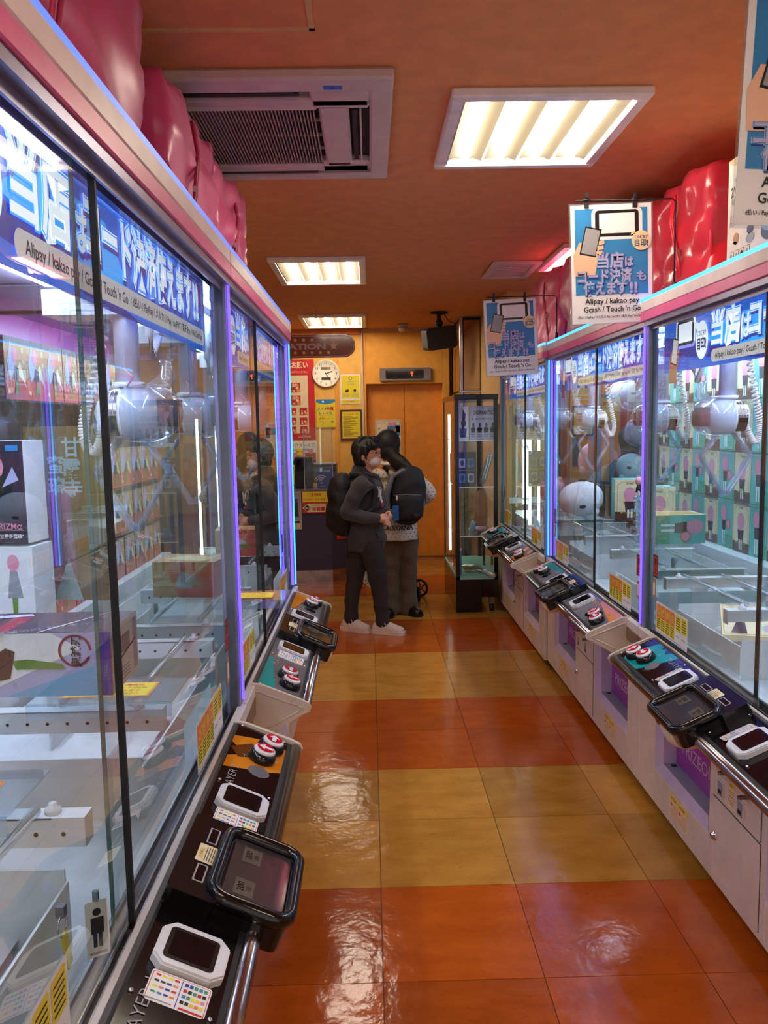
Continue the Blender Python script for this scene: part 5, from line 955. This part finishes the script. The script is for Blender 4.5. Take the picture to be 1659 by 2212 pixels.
t = thing('fallen_box', 'flattened cream box with CHANGE lettering tilted inside the nearest right cabinet', 'box', (1.215, 2.74, .74), rot=(rad(-62), 0, rad(-20))); g = G(); g.box(0, .24, 0, .03, 0, .16, 'print_cream'); g.obj('carton', t); g = G(front(0, -.0006, 0)); f_fam(g, .24, .16); g.obj('front_print', t)
for i, (x, y, z, L_) in enumerate(((-.60, 1.50, .985, 'on the middle clear tray of the nearest left cabinet'), (-.74, 1.12, .955, 'on the nearest clear tray at the left edge'), (-.50, 2.62, .93, 'on the tray of the second left cabinet'), (1.22, 2.30, .93, 'on the tray at the right edge'), (1.28, 3.75, .93, 'below the bead tower'))):
    t = thing('tray_notice', 'yellow notice with red lettering '+L_, 'notice', (x, y, z), rz=0 if x < 0 else 0); b_note().obj('print', t); g = G(); g.box(-.05, .22, -.03, .13, -.006, -.002, 'acrylic'); g.box(-.05, .22, -.03, -.026, -.03, -.002, 'acrylic'); g.obj('clear_tray', t)
# key tag and pictogram tag hooked to the front edge of the nearest left cabinet
t = thing('key_tag', 'yellow key tag on a steel ring hanging inside the nearest left cabinet', 'key tag', (-.445, 1.075, .80)); g = G(); g.tube([(0, .016*cos(a*pi/8), .016*sin(a*pi/8)) for a in range(17)], .0015, 'chrome', 5, cap=False); g.obj('ring', t); g = G(RX(.25)); g.box(-.002, .002, -.009, .009, -.075, -.014, 'print_yellow'); g.obj('tag', t, bevel=.001); g = G(); g.box(-.006, .006, -.006, .006, .014, .03, 'steel'); g.obj('hook', t)
t = thing('pictogram_tag', 'clear tag with a black standing person pictogram, beside the yellow key tag', 'tag', (-.405, 1.10, .735)); g = G(Matrix.Translation((0, 0, 0)) @ RZ(.5) @ front(0, 0, 0)); g.rrect(-.016, 0, .032, .085, .004, 'print_white', 0); g.disc(0, .068, .006, 'print_black', 1, 10); g.flat([(-.009, .035), (.009, .035), (.009, .06), (-.009, .06)], 'print_black', 1); g.rect(-.0065, .015, .0055, .022, 'print_black', 1); g.rect(.001, .015, .0055, .022, 'print_black', 1); g.rect(-.012, .004, .024, .004, 'print_grey', 1); g.obj('print', t); g = G(); g.box(-.004, .004, -.003, .003, .085, .1, 'steel'); g.obj('hook', t)
# ================================================================ PEOPLE
from mathutils.bvhtree import BVHTree
def fused(g, name, parent, voxel, mtl, smooth=6, label=None, fold=0., seed=0):
    """merge overlapping limb and torso shapes into ONE continuous surface"""
    me = g.mesh('tmp'); o = bpy.data.objects.new('tmp', me); COL.objects.link(o)
    r = o.modifiers.new('r', 'REMESH'); r.mode = 'VOXEL'; r.voxel_size = voxel
    s = o.modifiers.new('s', 'SMOOTH'); s.factor = .5; s.iterations = smooth
    d = bpy.context.evaluated_depsgraph_get(); d.update(); out = bpy.data.meshes.new_from_object(o.evaluated_get(d)); bpy.data.objects.remove(o)
    out.materials.clear(); out.materials.append(MATS[mtl]); n = len(out.polygons); out.polygons.foreach_set('material_index', [0]*n); out.polygons.foreach_set('use_smooth', [True]*n)
    if fold:
        ns = [v.normal.copy() for v in out.vertices]
        for v, nn in zip(out.vertices, ns):
            p = v.co; k = sin(p.z*55+sin(p.x*17+seed)*2.4+p.y*11)+.7*sin(p.z*31-p.x*26+seed*2)+.5*sin(p.x*60+p.z*22)
            v.co = p+nn*k*fold
    o = bpy.data.objects.new(name, out); out.name = name; COL.objects.link(o); o.parent = parent
    if label: o['label'] = label
    return o
def wrap(g, target, name, parent, direction, off=.0025, label=None):
    """lay a flat print onto a cloth surface"""
    bvh = BVHTree.FromPolygons([v.co for v in target.data.vertices], [p.vertices for p in target.data.polygons]); d = Vector(direction).normalized()
    for i, p in enumerate(g.v):
        q = Vector(p)-d*1.0; hit = bvh.ray_cast(q, d)
        if hit[0] is not None: g.v[i] = tuple(hit[0]-d*off)
    return g.obj(name, parent, label=label)
def limb(g, pts, rs, m='skin', n=14): # smooth tapered limb through joints
    P = []; R_ = []
    for i in range(len(pts)-1):
        for k in range(6): f = k/6; P.append(Vector(pts[i]).lerp(Vector(pts[i+1]), f)); a, b = rs[i], rs[i+1]; R_.append(tuple(a[j]*(1-f)+b[j]*f for j in (0, 1)) if isinstance(a, tuple) else a*(1-f)+b*f)
    P.append(Vector(pts[-1])); R_.append(rs[-1])
    for i, (p, r) in enumerate(zip(P, R_)):
        if i % 6 == 0 and not isinstance(r, tuple): g.ell(tuple(p), (r, r, r), m, 12, 8)
    g.tube([tuple(p) for p in P], 0, m, n, rs=R_)
def hand(g, wrist, palm, fdir, curl, side, thumb):
    """palm, four unequal bent fingers, thumb from the side of the palm"""
    w_, p, f, c, s_ = (Vector(a) for a in (wrist, palm, fdir, curl, side)); f.normalize(); c.normalize(); s_.normalize()
    limb(g, [w_, w_.lerp(p, .5), p], [(.020, .016), (.024, .015), (.030, .014)])
    g.ell(tuple(p), (.026, .024, .022), 'skin', 12, 8)
    for k, L_ in enumerate((.052, .060, .056, .044)):
        b = p+s_*(.024-.016*k)+f*.012; j1 = b+f*L_*.5+c*.006; j2 = j1+f*L_*.2+c*L_*.38; j3 = j2+c*L_*.3-f*L_*.12
        g.tube([tuple(a) for a in (b, j1, j2, j3)], 0, 'skin', 8, rs=[.0088, .0082, .0074, .006])
    b = p+s_*.022-f*.012; t = Vector(thumb); j = b.lerp(t, .5)+s_*.008; g.tube([tuple(a) for a in (b, j, t)], 0, 'skin', 8, rs=[.0115, .0095, .0075])
def sneaker(parent, ankle, toe, m1, m2, laces=True, L_=.235):
    a, t = Vector(ankle), Vector(toe); d = (t-a); d.z = 0; d.normalize(); ang = math.atan2(d.y, d.x); o = T(a.x, a.y, 0) @ RZ(ang)
    g = G(o); prof = [(-.068, .035), (-.05, .042), (0, .038), (.05, .040), (.10, .046), (.14, .042), (.165, .022)]
    sec = [(-.075, .022, .026), (-.06, .034, .05), (-.02, .036, .068), (.02, .036, .072), (.06, .040, .058), (.10, .044, .043), (.135, .040, .034), (.158, .025, .026)]
    n = 14; V = []; 
    for x, hw, h in sec: V += [(x, hw*cos(2*pi*k/n), .026+(h*max(0, sin(2*pi*k/n)))+(.014*min(0, sin(2*pi*k/n)))) for k in range(n)]
    F = [(i*n+k, i*n+(k+1) % n, (i+1)*n+(k+1) % n, (i+1)*n+k) for i in range(len(sec)-1) for k in range(n)]+[tuple(range(n-1, -1, -1)), tuple((len(sec)-1)*n+k for k in range(n))]
    g.add(V, F, m1, True); s = g.obj('shoe', parent)
    g = G(o); pts = [(x, y) for x, y in prof]+[(x, -y) for x, y in prof[::-1]]; pts = [(-.085, .018)]+[(x*1.04, y*1.06) for x, y in prof]+[(x*1.04, -y*1.06) for x, y in prof[::-1]]+[(-.085, -.018)]
    g.prism(pts[::-1], 0, .024, m2, smooth=False); g.obj('sole', s, bevel=.005, seg=2)
    if laces:
        g = G(o)
        for k in range(5): x = .015+k*.018; z = .094-k*.0075; g.tube([(x, -.026, z-.014), (x+.006, 0, z+.003), (x+.002, .026, z-.014)], .0028, 'mask_white', 5)
        g.tube([(.015, -.012, .098), (-.0, -.035, .085), (.02, -.045, .05), (.035, -.046, .03)], .0025, 'mask_white', 5); g.tube([(.015, -.01, .098), (.03, -.04, .09), (.045, -.046, .07)], .0025, 'mask_white', 5); g.obj('laces', s)
    return s
# ---------------------------------------------------------------- boy in the dark hoodie
b = thing('person', 'person in dark grey hoodie, white face mask and cream sneakers, standing sideways with hands together', 'person', (0, 5.70, 0))
f = Vector((.92, -.39, 0)); l = Vector((.39, .92, 0))
HC = Vector((-.012, -.01, 1.285))
g = G()
g.ell(tuple(HC), (.083, .073, .102), 'skin', 20, 16); g.ell(tuple(HC+f*.028+Vector((0, 0, -.05))), (.055, .05, .058), 'skin', 16, 12); g.ell(tuple(HC+f*.05+Vector((0, 0, -.075))), (.026, .028, .02), 'skin')
g.ell(tuple(HC+f*.080+Vector((0, 0, -.018))), (.016, .013, .02), 'skin', 10, 8); g.ell(tuple(HC+f*.074+Vector((0, 0, .02))), (.02, .04, .02), 'skin')
for s_ in (1, -1): g.ell(tuple(HC+l*s_*.074-f*.006+Vector((0, 0, -.02))), (.02, .012, .03), 'skin', 10, 8)
limb(g, [(-.035, 0, 1.10), (-.03, 0, 1.17), (-.018, 0, 1.22)], [.052, .044, .046])
limb(g, [(-.045, 0, .62), (-.045, 0, .78), (-.035, 0, .95), (-.035, 0, 1.08)], [(.115, .085), (.10, .075), (.115, .085), (.09, .06)])
g.ell((-.04, 0, 1.06), (.09, .14, .05), 'skin')
RS, RE, RW = (-.065, -.135, 1.075), (-.165, -.165, .885), (.035, -.165, .845); LS, LE, LW = (.02, .125, 1.075), (.07, .15, .87), (.125, -.01, .85)
limb(g, [RS, RE, RW], [.046, .036, .022]); limb(g, [LS, LE, LW], [.046, .036, .022])
hand(g, RW, (.078, -.165, .835), (.9, .1, -.35), (.1, .55, -.5), (-.1, .3, .9), (.115, -.150, .862)); hand(g, LW, (.125, -.075, .845), (-.1, -.9, -.35), (-.6, -.1, -.5), (.2, .1, .9), (.10, -.115, .872))
H1, K1, A1, T1 = (-.075, .055, .62), (-.135, .07, .34), (-.165, .075, .075), (-.07, .015, 0); H2, K2, A2, T2 = (.0, -.045, .62), (.045, -.035, .33), (.065, -.03, .075), (.19, -.085, 0)
limb(g, [H1, K1, A1], [.075, .05, .034]); limb(g, [H2, K2, A2], [.075, .05, .034])
for A, T_ in ((A1, T1), (A2, T2)): v = (Vector(T_)-Vector(A)); v.z = 0; v.normalize(); limb(g, [(A[0], A[1], .05), tuple(Vector((A[0], A[1], .04))+v*.11)], [.03, .022])
fused(g, 'body', b, .0052, 'skin', 3)
g = G(); C_ = 'hoodie_grey'
limb(g, [(-.045, .0, .60), (-.045, 0, .66), (-.045, 0, .80), (-.038, 0, .95), (-.035, 0, 1.06)], [(.128, .108), (.138, .115), (.132, .108), (.135, .105), (.115, .075)], C_, 20)
g.ell((-.04, 0, 1.065), (.115, .165, .055), C_); g.ell((.01, -.01, .69), (.105, .115, .06), C_)
limb(g, [RS, (-.12, -.16, .98), RE, (-.06, -.18, .855), RW], [.062, .056, .054, .047, .036], C_); limb(g, [LS, LE, LW], [.062, .052, .036], C_)
limb(g, [(-.062, 0, 1.12), (-.066, .0, 1.16)], [.078, .068], C_); g.ell((-.105, 0.01, 1.13), (.055, .085, .042), C_)
hd = fused(g, 'hoodie', b, .008, C_, 5, fold=.0022, seed=2)
g = G(); g.tube([tuple(Vector((-.03, 0, 1.145))+Vector((.075*cos(a), .07*sin(a), -.02*cos(a)))) for a in [k*pi/10 for k in range(21)]], .013, C_, 8, cap=False); g.obj('hood_collar', b)
for W0, D in ((RW, Vector((1, 0, -.2))), (LW, Vector((.25, -1, -.2)))): g = G(); D.normalize(); W1 = Vector(W0); g.tube([tuple(W1-D*.02), tuple(W1+D*.018)], 0, C_, 14, rs=[.036, .032]); g.obj('cuff', b)
g = G(front(-.0, -.3, 0)); g.text('PUM', .035, 1.022, .10, 'hoodie_print', 0, .05, wd=.072, al='c', rot=-.08); wrap(g, hd, 'chest_print', b, (.12, 1, 0), .003, label='white chest lettering')
g = G(); 
for k in range(12): a = k/11*pi*.7; g.tube([(.03, -.118, .73), (.045, -.12, .70)], .003, 'black_matt', 5)
g.obj('pocket_seam', b)
g = G(); C_ = 'pants_charcoal'; limb(g, [(-.045, 0, .66), (-.04, 0, .60)], [(.115, .10), (.12, .10)], C_, 18)
limb(g, [H1, (-.115, .07, .45), K1, (-.155, .075, .2), (A1[0]+.003, A1[1], .085)], [.086, .072, .058, .053, .050], C_); limb(g, [H2, (.03, -.045, .45), K2, (.06, -.035, .2), (A2[0]+.003, A2[1], .085)], [.086, .073, .060, .055, .052], C_)
fused(g, 'trousers', b, .008, C_, 4, fold=.0026, seed=4)
sneaker(b, A1, T1, 'shoe_cream', 'shoe_sole'); sneaker(b, A2, T2, 'shoe_cream', 'shoe_sole')
g = G(); C_ = 'hair_black'; U = Vector((0, 0, 1)); g.ell(tuple(HC-f*.032+U*.024), (.094, .094, .098), C_, 20, 14); g.ell(tuple(HC+f*.015+U*.055), (.072, .078, .052), C_, 16, 10); g.ell(tuple(HC-f*.045-U*.03), (.066, .082, .085), C_, 16, 12)
rr = random.Random(5)
for k in range(26): 
    a = rr.uniform(.55, 1.45)*pi if k < 16 else rr.uniform(-.35, .35)*pi; d = f*cos(a)+l*sin(a); L_ = .075 if k < 16 else .03
    p = HC+d*.083+U*.055
    if k < 16: g.tube([tuple(p), tuple(HC+d*.099+U*.0), tuple(HC+d*.094-U*L_)], 0, C_, 6, rs=[.02, .018, .008])
    else: g.tube([tuple(HC+d*.06+U*.085), tuple(HC+d*.088+U*.055), tuple(HC+d*.093+U*rr.uniform(.022, .036))], 0, C_, 6, rs=[.02, .014, .005])
for k in range(12): a = rr.uniform(0, 2*pi); d = f*cos(a)+l*sin(a); p = HC+d*.035+U*.108; g.tube([tuple(p), tuple(p+d*.028+U*.004), tuple(p+d*.056-U*.022)], 0, C_, 6, rs=[.016, .012, .004])
for s_ in (-1, 1): g.tube([tuple(HC+l*s_*.08+f*.012+U*.05), tuple(HC+l*s_*.086+f*.014-U*.0), tuple(HC+l*s_*.082+f*.02-U*.045)], 0, C_, 6, rs=[.02, .014, .005])
fused(g, 'hair', b, .005, C_, 2)
g = G(); C_ = 'mask_white'; g.ell(tuple(HC+f*.043-U*.054), (.048, .056, .040), C_, 16, 12, e=.95); g.obj('face_mask', b)
g = G()
for s_ in (-1, 1): e = HC+l*s_*.079-f*.002-U*.01; q = HC+f*.045+l*s_*.052; g.tube([tuple(q-U*.035), tuple(e)], .0018, C_, 5); g.tube([tuple(q-U*.08), tuple(e-U*.02)], .0018, C_, 5)
g.obj('mask_strap', b)
for s_ in (-1, 1): g = G(); g.ell(tuple(HC+f*.0735+l*s_*.034+U*.004), (.008, .010, .005), 'black_matt', 10, 6); g.tube([tuple(HC+f*.078+l*s_*.02+U*.022), tuple(HC+f*.072+l*s_*.048+U*.024)], .0028, 'hair_black', 5); g.obj('eye', b)
bp = thing('backpack', 'plain black backpack worn by the person in the grey hoodie', 'backpack', (-.20, 5.70, .72))
g = G(); g.ell((-.005, .02, .205), (.105, .15, .225), 'bag_black', 20, 14, e=.72); g.ell((-.045, .02, .13), (.08, .125, .13), 'bag_black', 16, 10, e=.75); fused(g, 'bag_body', bp, .01, 'bag_black', 4, fold=.003, seed=1)
for s_ in (-1, 1): 
    P_ = [(.06, s_*.085, .41), (.115, s_*.10, .425), (.20, s_*.118, .38), (.235, s_*.128, .30), (.21, s_*.145, .20), (.12, s_*.158, .13), (.05, s_*.13, .10)]
    g = G(); g.tube(P_, 0, 'bag_black', 8, rs=[(.022, .008)]*7); g.obj('shoulder_strap', bp)
g = G(); g.tube([(.20, -.15, .20), (.25, -.13, .195), (.29, -.08, .2), (.30, .0, .2)], .008, 'bag_black', 6); g.obj('chest_strap', bp); g = G(); g.tube([(.02, -.12, .05), (.03, -.13, -.06), (.028, -.13, -.17)], .005, 'bag_black', 5); g.box(.018, .04, -.14, -.12, -.19, -.16, 'bag_black'); g.obj('loose_strap', bp)
kc = thing('bag_charm', 'small white and red charm hanging on the strap over the hoodie', 'charm', (.075, 5.545, .93)); g = G(); g.ell((0, 0, .03), (.007, .004, .012), 'mask_white', 8, 6); g.tube([(0, 0, .04), (0, 0, .06)], .002, 'mask_white', 5); g.obj('white_charm', kc); g = G(); g.ell((.004, 0, 0), (.012, .006, .016), 'print_maroon', 8, 6); g.obj('red_charm', kc)
# ---------------------------------------------------------------- second person seen from behind
p2 = thing('person', 'person seen from behind in cream dotted top, brown trousers, long black ponytail', 'person', (.0, 6.2, 0)); p2.scale = (1.02, 1, 1.005)
HC = Vector((.135, .03, 1.325)); f = Vector((-.25, .96, -.1)).normalized(); l = Vector((-.97, -.25, 0))
g = G(); g.ell(tuple(HC), (.076, .088, .100), 'skin', 20, 14); g.ell(tuple(HC+f*.03-U*.05), (.05, .055, .055), 'skin'); g.ell(tuple(HC+f*.09-U*.02), (.013, .016, .018), 'skin', 10, 8)
for s_ in (1, -1): g.ell(tuple(HC+l*s_*.072-U*.015), (.012, .02, .028), 'skin', 10, 8)
limb(g, [(.165, -.01, 1.13), (.145, .01, 1.25)], [.05, .045]); limb(g, [(.205, .02, .62), (.205, .0, .80), (.19, .0, .98), (.185, .0, 1.10)], [(.10, .085), (.095, .075), (.12, .085), (.10, .06)]); g.ell((.18, 0, 1.10), (.15, .08, .05), 'skin')
RS, RE, RW = (.31, .0, 1.085), (.435, -.02, .95), (.375, .07, .865); LS, LE, LW = (.06, .02, 1.085), (-.0, .14, .95), (.06, .30, .93)
limb(g, [RS, RE, RW], [.046, .036, .024]); limb(g, [LS, LE, LW], [.046, .036, .024]); hand(g, RW, (.345, .10, .845), (-.8, .5, -.2), (-.3, -.3, -.7), (0, .5, .8), (.33, .10, .885)); hand(g, LW, (.075, .335, .925), (.1, .9, -.3), (.1, -.2, -.9), (.9, 0, .2), (.11, .35, .90))
H1, K1, A1 = (.145, .03, .62), (.14, .03, .34), (.135, .03, .075); H2, K2, A2 = (.265, .03, .62), (.275, .04, .34), (.27, .05, .075)
limb(g, [H1, K1, A1], [.08, .052, .036]); limb(g, [H2, K2, A2], [.08, .052, .036])
for A in (A1, A2): limb(g, [(A[0], A[1], .045), (A[0]-.01, A[1]+.11, .035)], [.03, .022])
fused(g, 'body', p2, .0056, 'skin', 3)
g = G(); C_ = 'shirt_cream'; limb(g, [(.21, .0, .595), (.21, .0, .68), (.205, -.0, .82), (.19, 0, .98), (.185, .0, 1.07)], [(.142, .125), (.138, .118), (.125, .10), (.138, .10), (.12, .075)], C_, 20); g.ell((.18, 0, 1.09), (.17, .09, .055), C_)
limb(g, [RS, (.385, -.01, 1.02), RE, (.415, .03, .905), RW], [.060, .056, .060, .052, .036], C_); limb(g, [LS, LE, LW], [.060, .056, .038], C_)
sh = fused(g, 'dotted_top', p2, .009, C_, 4, fold=.0022, seed=7)
g = G(front(0, -.4, 0))
for i in range(-4, 18):
    for j in range(22):
        x = .0+i*.032+(j % 2)*.016; z = .60+j*.028
        if x < .5 and z < 1.15: g.disc(x, z, .0042, 'shirt_dot', 0, 7)
wrap(g, sh, 'dot_print', p2, (0, 1, 0), .0015)['kind'] = 'stuff'
bvh_fix = [o for o in kids(p2) if o.name.startswith('dot_print')][0].data
bad = [p.index for p in bvh_fix.polygons if max(bvh_fix.vertices[v].co.y for v in p.vertices) < -.35 or p.area > .0006]
bm = bmesh.new(); bm.from_mesh(bvh_fix); bm.faces.ensure_lookup_table(); bmesh.ops.delete(bm, geom=[bm.faces[i] for i in bad], context='FACES'); bm.to_mesh(bvh_fix); bm.free()
g = G(front(0, -.4, 0)); g.text('CALIFORNIA', .195, .700, .052, 'shirt_dot', 0, .02, wd=.23, rot=.02); wrap(g, sh, 'hem_lettering', p2, (0, 1, 0), .006, label='black lettering reading CALIFORNIA')
g = G(); g.tube([tuple(Vector((.152, 0, 1.185))+Vector((.058*cos(a), .058*sin(a), .006*sin(a)))) for a in [k*pi/10 for k in range(21)]], 0, 'collar_white', 8, cap=False, rs=[(.016, .03)]*21); g.obj('collar', p2)
g = G(); C_ = 'pants_brown'; limb(g, [(.205, .02, .66), (.205, .02, .60)], [(.125, .105), (.135, .11)], C_, 18); limb(g, [H1, (.143, .03, .48), K1, (.132, .03, .2), (.128, .03, .045)], [.096, .084, .068, .066, .076], C_); limb(g, [H2, (.27, .035, .48), K2, (.272, .045, .2), (.275, .045, .045)], [.096, .084, .068, .066, .076], C_); fused(g, 'trousers', p2, .008, C_, 4, fold=.003, seed=9)
sneaker(p2, (.135, .05, 0), (.10, -.12, 0), 'shoe_black', 'shoe_black', False); sneaker(p2, (.262, .06, 0), (.35, -.06, 0), 'shoe_black', 'shoe_black', False)
g = G(); C_ = 'hair_black'; g.ell(tuple(HC+U*.010), (.096, .106, .106), C_, 22, 16); g.ell(tuple(HC-f*.02-U*.045), (.084, .088, .085), C_, 18, 12)
limb(g, [tuple(HC+Vector((.02, -.035, -.07))), (.185, -.085, 1.215), (.225, -.135, 1.178), (.27, -.165, 1.14), (.315, -.17, 1.10)], [(.06, .055), (.06, .05), (.066, .05), (.058, .04), (.018, .014)], C_)
for k in range(10): r0 = rr.uniform(-.03, .03); g.tube([(.215+r0, -.13, 1.19), (.265+r0, -.19, 1.14+r0), (.31+r0*1.5, -.19, 1.09+r0)], 0, C_, 5, rs=[.016, .014, .003])
fused(g, 'hair', p2, .006, C_, 2)
for s_ in (-1, 1): g = G(); g.ell(tuple(HC+f*.084+l*s_*.032+U*.0), (.008, .006, .006), 'black_matt', 8, 6); g.obj('eye', p2)
g = G(); g.ell(tuple(HC+f*.085-U*.05), (.02, .008, .006), 'lip', 10, 6); g.obj('mouth', p2)
bk = thing('backpack', 'black backpack with grey side piping on the back of the person with the ponytail', 'backpack', (.24, 6.055, .74))
g = G(); g.ell((.02, -.03, .215), (.135, .085, .225), 'bag_black', 22, 14, e=.75, tr=RY(.08)); g.ell((.03, -.075, .125), (.118, .06, .115), 'bag_black', 18, 10, e=.7); fused(g, 'bag_body', bk, .009, 'bag_black', 3, fold=.002, seed=3)
g = G(); g.tube([(-.11, -.05, .02), (-.128, -.055, .12), (-.118, -.06, .24), (-.075, -.065, .36), (0, -.07, .405), (.06, -.07, .395)], 0, 'bag_grey', 8, rs=[(.016, .026), (.026, .036), (.024, .034), (.018, .026), (.014, .016), (.010, .010)]); g.obj('grey_piping', bk)
g = G(); g.tube([(.14, -.06, .05), (.155, -.065, .15), (.145, -.07, .26)], 0, 'bag_grey', 8, rs=[.006, .009, .006]); g.obj('grey_piping', bk)
g = G(); g.tube([(-.07, -.14, .225), (.02, -.158, .232), (.13, -.14, .222)], .003, 'bag_grey', 5); g.box(-.055, -.045, -.15, -.142, .19, .222, 'mask_white'); g.obj('pocket_zip', bk); g = G(front(.075, -.147, .07)); g.disc(.02, .01, .02, 'bag_grey', 0, 16, .008); g.disc(.02, .01, .017, 'bag_black', 1, 16, .006); g.obj('oval_badge', bk)
for s_ in (-1, 1): g = G(); g.tube([(s_*.07-.04, .03, .40), (s_*.085-.045, .10, .425), (s_*.10-.05, .2, .38), (s_*.12-.03, .24, .28), (s_*.13, .18, .12)], 0, 'bag_black', 8, rs=[(.026, .008)]*5); g.obj('shoulder_strap', bk)
g = G(); g.tube([(-.13, .02, .13), (-.165, .06, .12), (-.17, .12, .13)], .009, 'bag_black', 6); g.obj('waist_strap', bk)
fo = thing('blue_folder', 'blue folder held between the two people', 'folder', (.155, 5.90, .80), rz=.3); g = G(); g.box(0, .05, 0, .006, -.02, .09, 'folder_blue'); g.obj('cover', fo)
# ---------------------------------------------------------------- stroller
st = thing('stroller', 'black folding stroller with a grey patterned cover, standing beyond the two people', 'stroller', (.20, 6.78, 0))
def wheel(x, y, r, ang):
    g = G(T(x, y, r) @ RZ(ang)); P_ = [(0, (r-.009)*cos(k*pi/12), (r-.009)*sin(k*pi/12)) for k in range(25)]; g.tube(P_, .010, 'rubber', 8, cap=False); o = g.obj('wheel', st)
    g = G(T(x, y, r) @ RZ(ang)); g.cyl((-.012, 0, 0), (.012, 0, 0), .016, 'steel_dark', 12)
    for k in range(5): a = k*2*pi/5; g.cyl((0, 0, 0), (0, (r-.015)*cos(a), (r-.015)*sin(a)), .005, 'stroller_black', 6)
    g.obj('spokes', o)
wheel(.215, .10, .075, .9); wheel(.185, -.10, .062, .1); wheel(.15, -.13, .062, .2); wheel(-.15, -.08, .062, .1); wheel(-.17, .30, .075, .1); wheel(.16, .34, .075, .1)
g = G()
for s_ in (-1, 1):
    x = s_*.165; g.tube([(x, -.10, .10), (x, .05, .35), (x, .25, .60), (x, .02, .98)], .011, 'stroller_black', 8); g.tube([(x, .32, .09), (x, .15, .35), (x, -.05, .50)], .010, 'stroller_black', 8); g.tube([(x, -.09, .14), (x, .3, .13)], .008, 'stroller_black', 8)
g.tube([(-.165, .02, .98), (.165, .02, .98)], .014, 'stroller_black', 8); g.tube([(-.165, -.09, .13), (.165, -.09, .13)], .009, 'stroller_black', 8); g.tube([(-.165, .3, .12), (.165, .3, .12)], .009, 'stroller_black', 8); g.obj('frame', st)
g = G(); g.box(-.14, .14, -.02, .28, .30, .33, 'stroller_black'); g.box(-.14, .14, -.05, -.02, .32, .72, 'stroller_black', RX(0)); g.obj('seat', st, bevel=.01, seg=2)
g = G(); g.box(-.13, .13, -.06, .26, .14, .20, 'stroller_black'); g.obj('basket', st, bevel=.012, seg=2)
g = G(); g.ell((0, .08, .70), (.165, .2, .16), 'stroller_black', 18, 12, e=.8); g.obj('canopy', st)
m_ = mat('cover_print', 'b5aa9a', .9, noise=0); nt = m_.node_tree; v_ = nt.nodes.new('ShaderNodeTexVoronoi'); v_.inputs['Scale'].default_value = 42; ge = nt.nodes.new('ShaderNodeNewGeometry'); nt.links.new(ge.outputs['Position'], v_.inputs['Vector']); cr = nt.nodes.new('ShaderNodeValToRGB'); cr.color_ramp.elements[0].position = .22; cr.color_ramp.elements[0].color = (.05, .045, .045, 1); cr.color_ramp.elements[1].position = .32; cr.color_ramp.elements[1].color = (*lin('b0a594'), 1); nt.links.new(v_.outputs['Distance'], cr.inputs[0]); nt.links.new(cr.outputs[0], m_.node_tree.nodes['Principled BSDF'].inputs['Base Color'])
g = G(T(-.275, -.05, -.01)); g.prism([(-.075, .30), (.01, .44), (.06, .50), (.12, .48), (.13, .13), (.08, .11), (.0, .18)], -.05, .05, 'cover_print', tr=Matrix(((1, 0, 0, 0), (0, 0, -1, 0), (0, 1, 0, 0), (0, 0, 0, 1)))); g.obj('patterned_cover', st, bevel=.03, seg=3, label='grey patterned cloth cover')
